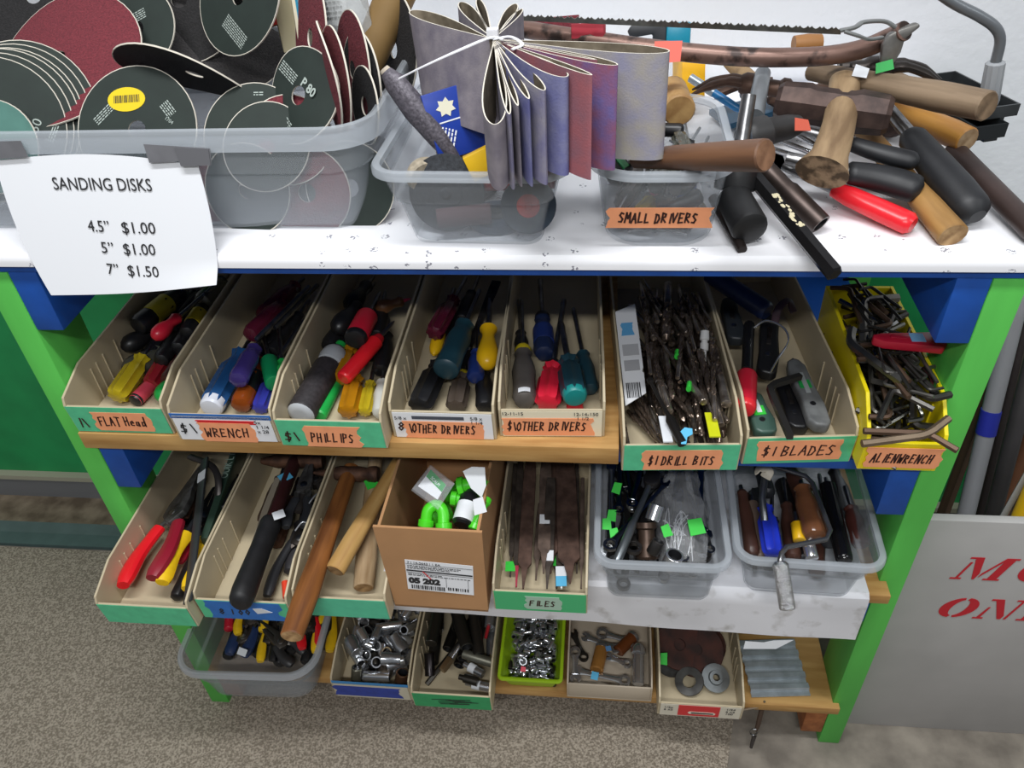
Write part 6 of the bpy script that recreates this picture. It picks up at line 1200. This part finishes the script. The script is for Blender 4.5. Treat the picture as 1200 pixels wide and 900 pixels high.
grip_tool('upper black rubber grip end beside the SMALL DRIVERS tub', W(860, 224, 1.088), W(866, 186, 1.12), .0235, mat('#161617', .5), .009, flat=1.0, prof=[(0, .75), (.02, .95), (.06, 1), (1, .95)]); grip_tool('lower black rubber grip end on the worktop beside the SMALL DRIVERS tub', W(880, 270, 1.076), W(860, 232, 1.085), .0205, mat('#161617', .5), None, flat=1.0, prof=[(0, .7), (.03, .92), (.08, 1), (1, .95)])
grip_tool('thin black punch lying in front of the black rubber grips', W(870, 293, 1.057), W(836, 232, 1.075), .0062, mat('#2c2523', .45, .6), flat=1, prof=[(0, .9), (.02, 1), (1, 1)], name='punch', cat='punch')
# grey shafted mallet and claw hammers
A, B = W(874, 160, 1.135), W(936, 146, 1.135); t = thing('rubber_mallet', 'black headed mallet with a grey tubular shaft rising behind', 'mallet', FR(A, B)); L = (B - A).length
b = MB(); b.lathe([(-.004, .015), (0, .0185), (.006, .0195), (.026, .0195), (.03, .016), (L * .8, .0145), (L, .011)], 20); b.build('head', mat('#2b2a2a', .5), t); MB().lathe([(-.006, .0145), (-.004, .0165), (-.001, .0165)], 20).build('face_cap', mat('#3d434c', .4), t)
IV = FR(A, B).inverted(); b = MB(); b.tube([IV @ W(884, 138, 1.142), IV @ W(894, 86, 1.16)], [.0115, .0098], 16); b.build('shaft', mat('#8d9296', .4, .6, var=.1, scale=30), t)
tag(MB().prism([(-.008, -.008), (.012, -.006), (.01, .008), (-.006, .009)], 0, .0008).build('sticker', mat('#b8503a', .6), None, PL(W(938, 147, 1.152), (1, .2, -.2), (.1, .8, .5))), 'torn red and yellow sticker at the end of the black mallet head', 'sticker')
def claw(t, M, s=1.0, m=None):
    b = MB()
    b.lathe([(-.045, .012), (-.042, .0145), (-.034, .0145), (-.03, .0105), (-.016, .0105), (-.01, .0145), (.012, .0145), (.018, .011)], 16)
    for k in (-1, 1): b.tube(curve([(.008, k * .004, 0), (.03, k * .006, .002), (.055, k * .009, -.007), (.078, k * .0115, -.022)]), [.0085] * 6 + [.007] * 5 + [.0055, .0045, .0035, .0025, .0015], 10, flat=.8)
    b.build('head', m or M_dsteel, t, M @ Matrix.Scale(s, 4))
Mc = FR(W(884, 100, 1.145), W(832, 92, 1.15)); t = thing('claw_hammer', 'rusty dark claw hammer head at the back left of the heap, claws to the left', 'hammer', Mc); claw(t, Matrix.Identity(4), 1.0, M_brownrust); MB().lathe([(0, .012), (.12, .011)], 12, M=Matrix.Rotation(-1.2, 4, 'Z') @ Matrix.Rotation(.1, 4, 'Y')).build('handle', M_bw, t)
Mc = FR(W(1028, 80, 1.155), W(1100, 76, 1.16)); t = thing('claw_hammer', 'dark claw hammer at the back right of the heap, claws to the right', 'hammer', Mc); claw(t, Matrix.Identity(4), 1.05, mat('#3a3532', .4, .7)); MB().lathe([(0, .012), (.12, .011)], 12, M=Matrix.Rotation(1.5, 4, 'Z') @ Matrix.Rotation(.15, 4, 'Y')).build('handle', mat('#8f8f90', .4, .8), t)
lie('claw_bar', 'rusty curved bar below the left claw hammer', 'bar', 836, 112, 1.10, 905, 96, 1.12, lambda b, L: b.tube(curve([(0, 0, 0), (L * .5, .006, .004), (L, 0, 0)]), .009, 10, flat=.7), M_brownrust); lie('steel_rod', 'short bright chisel shank between claw hammer and mallet shaft', 'chisel', 872, 112, 1.12, 884, 100, 1.125, lambda b, L: b.lathe([(0, .007), (L, .007)], 12), mat('#aeb2b4', .3, .8))
t = thing('ballpoint_pen', 'blue and grey pen standing behind the SMALL DRIVERS tub', 'pen', FR(W(872, 132, 1.10), W(832, 106, 1.12))); MB().lathe([(0, .002), (.012, .0055), (.05, .0055)], 12).build('tip', mat('#1f6fa8', .35), t); MB().lathe([(.05, .006), (.09, .006)], 12).build('barrel', mat('#9aa4ac', .35, .5), t)
lie('plastic_sheet', 'dark blue plastic sheet under the pen behind the SMALL DRIVERS tub', 'sheet', 842, 140, 1.065, 905, 122, 1.075, lambda b, L: b.box(0, L, -.03, .03, -.004, .004), mat('#1e4a66', .4)); 
for k, (u1, v1, z1, u2, v2, z2, lb) in enumerate([(958, 182, 1.085, 902, 160, 1.11, 'upper bright screwdriver shaft left of the sledge handle'), (952, 190, 1.078, 898, 172, 1.1, 'middle bright screwdriver shaft left of the sledge handle'), (966, 176, 1.09, 920, 150, 1.11, 'rear bright screwdriver shaft left of the sledge handle')]): lie('steel_shaft', lb, 'screwdriver shaft', u1, v1, z1, u2, v2, z2, lambda b, L: b.lathe([(0, .0035), (L, .0035)], 10), M_chrome)
for k, (px, m, lb) in enumerate([([(905, 195), (935, 160), (985, 190), (960, 228)], mat('#77757a', .7), 'grey printed sheet under the sledge hammer'), ([(955, 232), (1010, 210), (1085, 240), (975, 262)], mat('#5a575a', .7), 'dark grey paper under the red handle'), ([(915, 175), (900, 172), (900, 190), (925, 205)], M_paper, 'white paper corner left of the sledge handle'), ([(965, 215), (1000, 196), (1040, 210), (1000, 232)], M_paper, 'white paper piece below the sledge handle')]):
    P = [W(u, v, 1.0515 + .0005 * k) for u, v in px][::-1]; b = MB(); b.add(P + [p + Vector((0, 0, .0005)) for p in P], [[0, 1, 2, 3], [7, 6, 5, 4]] + [[i, (i + 1) % 4, 4 + (i + 1) % 4, 4 + i] for i in range(4)]); tag(b.build('paper_sheet', m, None, smooth=False), lb, 'paper')
for k, (u1, v1, z1, u2, v2, z2, r, m, lb) in enumerate([(1030, 150, 1.08, 930, 128, 1.075, .018, M_brownrust, 'rusty hammer head buried under the sledge hammer'), (1000, 120, 1.08, 900, 150, 1.075, .014, M_rub, 'black grip buried under the sledge head'), (1075, 120, 1.09, 960, 100, 1.09, .016, M_bw, 'wooden handle buried under the axe handle'), (1050, 150, 1.075, 1010, 110, 1.075, .02, M_sl, 'brown steel head under the varnished handle'), (900, 118, 1.09, 1010, 98, 1.10, .012, M_brownrust, 'rusty bar behind the sledge head'), (1100, 120, 1.10, 1000, 70, 1.11, .014, M_gw, 'weathered handle beneath the axe handle')]): grip_tool(lb, W(u1, v1, z1), W(u2, v2, z2), r, m, flat=.9, name='buried_tool', cat='tool')
lie('wooden_mallet', 'small brown wooden mallet end behind the bow saw tube', 'handle', 930, 52, 1.165, 962, 50, 1.165, lambda b, L: b.lathe([(0, .011), (L * .5, .0125), (L, .011)], 14), mat('#9c6c3c', .5))
t = thing('rolled_paper', 'yellow brown rolled end beside the big grey belt', 'roll', FR(W(796, 130, 1.135), W(782, 95, 1.14))); MB().lathe([(0, .0185), (.002, .0205), (.06, .0205)], 20).build('roll', mat('#b08c58', .6, h2='#8a6438', scale=40), t)
t = carton('bright yellow carton with a torn corner behind the SMALL DRIVERS tub', W(799, 116, 1.085), (.95, .2, 0), (0, .25, 1), .034, .052, .05, mat('#f0b41c', .45))
# ------------------------------------------------------------------ bow saw
sw = thing('bow_saw', 'bow saw with a worn brown tubular frame and thin toothed blade across the back', 'saw', TR(*W(900, 60, 1.19))); so = W(900, 60, 1.19)
fr = curve([W(612, 34, 1.2) - so, W(700, 48, 1.195) - so, W(790, 60, 1.19) - so, W(880, 67, 1.185) - so, W(960, 66, 1.185) - so, W(1008, 58, 1.19) - so, W(1038, 46, 1.2) - so, W(1060, 36, 1.215) - so])
MB().tube(fr, .0115, 16).build('frame', mat('#7d6258', .4, .5, h2='#3c302c', scale=34, lo=.38, hi=.48, bump=.15), sw)
bl = MB(); A, B = W(606, 20, 1.225) - so, W(986, 36, 1.225) - so; d = (B - A); L = d.length; M = FR(A, B, (0, -.3, 1)); n_ = 90; pl_ = [(0, -.0045), (L, -.0045)]
for k in range(n_, 0, -1): x = L * k / n_; pl_ += [(x, .002), (x - L / n_ * .5, .002 + (.0022 if k % 3 else -.001))]
bl.prism(pl_ + [(0, .002)], -.0006, .0006, M @ Matrix.Rotation(PI / 2, 4, 'X')); bl.build('blade', mat('#77766f', .4, .8, var=.2, scale=80), sw, smooth=False)
lv = MB(); lv.tube(curve([W(984, 36, 1.225) - so, W(1002, 32, 1.228) - so, W(1012, 26, 1.23) - so, W(1036, 25, 1.228) - so, W(1050, 32, 1.222) - so]), .0034, 8, flat=.7); lv.tube(curve([W(990, 37, 1.225) - so, W(1006, 42, 1.222) - so, W(1018, 46, 1.216) - so, W(1034, 44, 1.21) - so]), .003, 8, flat=.7); lv.build('tension_lever', mat('#8f918f', .35, .8), sw)
cl_ = MB(); cl_.prism([(-.004, -.03), (.016, -.032), (.026, -.014), (.03, .006), (.052, .022), (.046, .028), (.02, .022), (.004, .016), (-.004, .0)], -.008, .008, Matrix.Translation(W(1036, 52, 1.2) - so) @ Matrix.Scale(.74, 4) @ PL((0, 0, 0), (1, 0, .1), (0, .1, 1))); cl_.build('end_clamp', mat('#85837f', .4, .7, var=.2, scale=40), sw, bevel=.003)
tag(MB().prism([(-.016, -.013), (.016, -.012), (.018, .011), (-.015, .012)], 0, .0008).build('price_tag', mat('#f47868', .6), None, PL(W(781, 56, 1.206) + Vector((0, -.014, 0)), (1, .1, 0), (0, .3, 1))), 'salmon pink price tag stuck on the saw frame', 'price tag')
# folded sandpaper and blue clamp behind the belts
t = carton('maroon sandpaper strip lying behind the belts along the saw blade', W(606, 44, 1.19), (1, .12, .02), (-.02, .3, 1), .085, .022, .004, M_mar, 'sandpaper_strip'); 
t = thing('sandpaper_fold', 'folded red and white printed sandpaper strip behind the belts', 'sandpaper', PL(W(670, 46, 1.2), (1, .1, 0), (.4, .3, 1))); b = MB(); pr_ = [(0, 0), (.028, .002), (.04, .006), (.044, .012), (.04, .018), (.03, .014), (.024, .01), (0, .003)]; b.prism(pr_, -.0, .018, Matrix(((1, 0, 0, 0), (0, 0, 1, 0), (0, 1, 0, -.01), (0, 0, 0, 1)))); b.build('strip', mat('#a8303c', .6), t, bevel=.001); b = MB()
for k in range(3): b.box(.016, .03, .003 + k * .005, .006 + k * .005, .0, .0012)
b.build('fine_print', M_paper, t, TR(0, 0, -.008), smooth=False)
t = thing('bar_clamp', 'black and teal plastic clamp lying behind the saw frame', 'clamp', PL(W(735, 40, 1.17), (1, .0, 0), (0, .3, 1)))
b = MB(); b.prism([(0, .004), (.004, -.004), (.014, -.004), (.036, -.001), (.036, -.03), (.054, -.03), (.054, .012), (.006, .012)], -.01, .01); b.build('jaw', mat('#25282c', .5), t, bevel=.002); b = MB(); b.box(.054, .088, -.018, .014, -.01, .01); b.build('pad', mat('#1a86a0', .35), t, bevel=.003); b = MB(); b.box(-.028, .036, -.016, -.008, -.011, .012); b.build('bar', mat('#2f88a4', .4), t, bevel=.001)
# black metal tray and bent rod at the right back
t = thing('metal_tray', 'black stepped metal tray at the right back corner of the worktop', 'tray', PL(W(1172, 144, 1.075), (-1, .75, 0), (.5, .9, 0)))
def channel(M, l, w, h, m):
    b = MB(); b.box(0, l, 0, w, 0, .0025); b.box(0, l, 0, .0025, 0, h); b.box(0, l, w - .0025, w, 0, h); b.box(0, .0025, .0025, w - .0025, .0025, h); b.box(l - .0025, l, .0025, w - .0025, .0025, h); return b.build('pan', m, t, M)
E1, E2 = W(1172, 138, 1.098), W(1159, 163, 1.078); t.matrix_local = Matrix.Translation(E1)
M_tr = mat('#4a4d4f', .4, .6, var=.15, scale=30); D1 = W(1098, 98, 1.098) - E1; D1.z = 0
F1 = FR((0, 0, 0), D1) @ Matrix.Translation((0, -.024, 0)); channel(F1, D1.length, .05, .015, M_tr); channel(FR(E2 - E1, E2 - E1 + D1) @ Matrix.Translation((0, -.022, 0)), .12, .046, .018, mat('#34383a', .4, .6)); b = MB(); b.box(.03, .045, -.01, .01, -.0465, 0); b.box(.06, .07, -.01, .01, -.028, -.0); b.build('foot', M_tr, t, F1)
# rod
t = thing('bent_rod', 'bent grey steel rod in a ribbed grey sleeve standing in the black tray', 'rod', TR(*WY(1166, 112, .30))); ro = WY(1166, 112, .30)
MB().tube(curve([WY(1060, -40, .3) - ro, WY(1112, 0, .3) - ro, WY(1146, 18, .3) - ro, WY(1166, 32, .3) - ro, WY(1172, 48, .3) - ro, WY(1166, 76, .3) - ro]), .0066, 14).build('rod', mat('#7c8084', .4, .6), t)
b = MB(); e0, e1 = WY(1167, 72, .3) - ro, WY(1158, 122, .3) - ro; L = (e1 - e0).length; b.lathe([(0, .0085), (.002, .0112), (L * .9, .012), (L, .0108)], 24, flute=12, fd=.05, M=FR(e0, e1)); b.build('sleeve', mat('#9a9da0', .45), t)
MB().tube([e1, e1 + (e1 - e0).normalized() * .012], .006, 10).build('stem', M_tr, t)
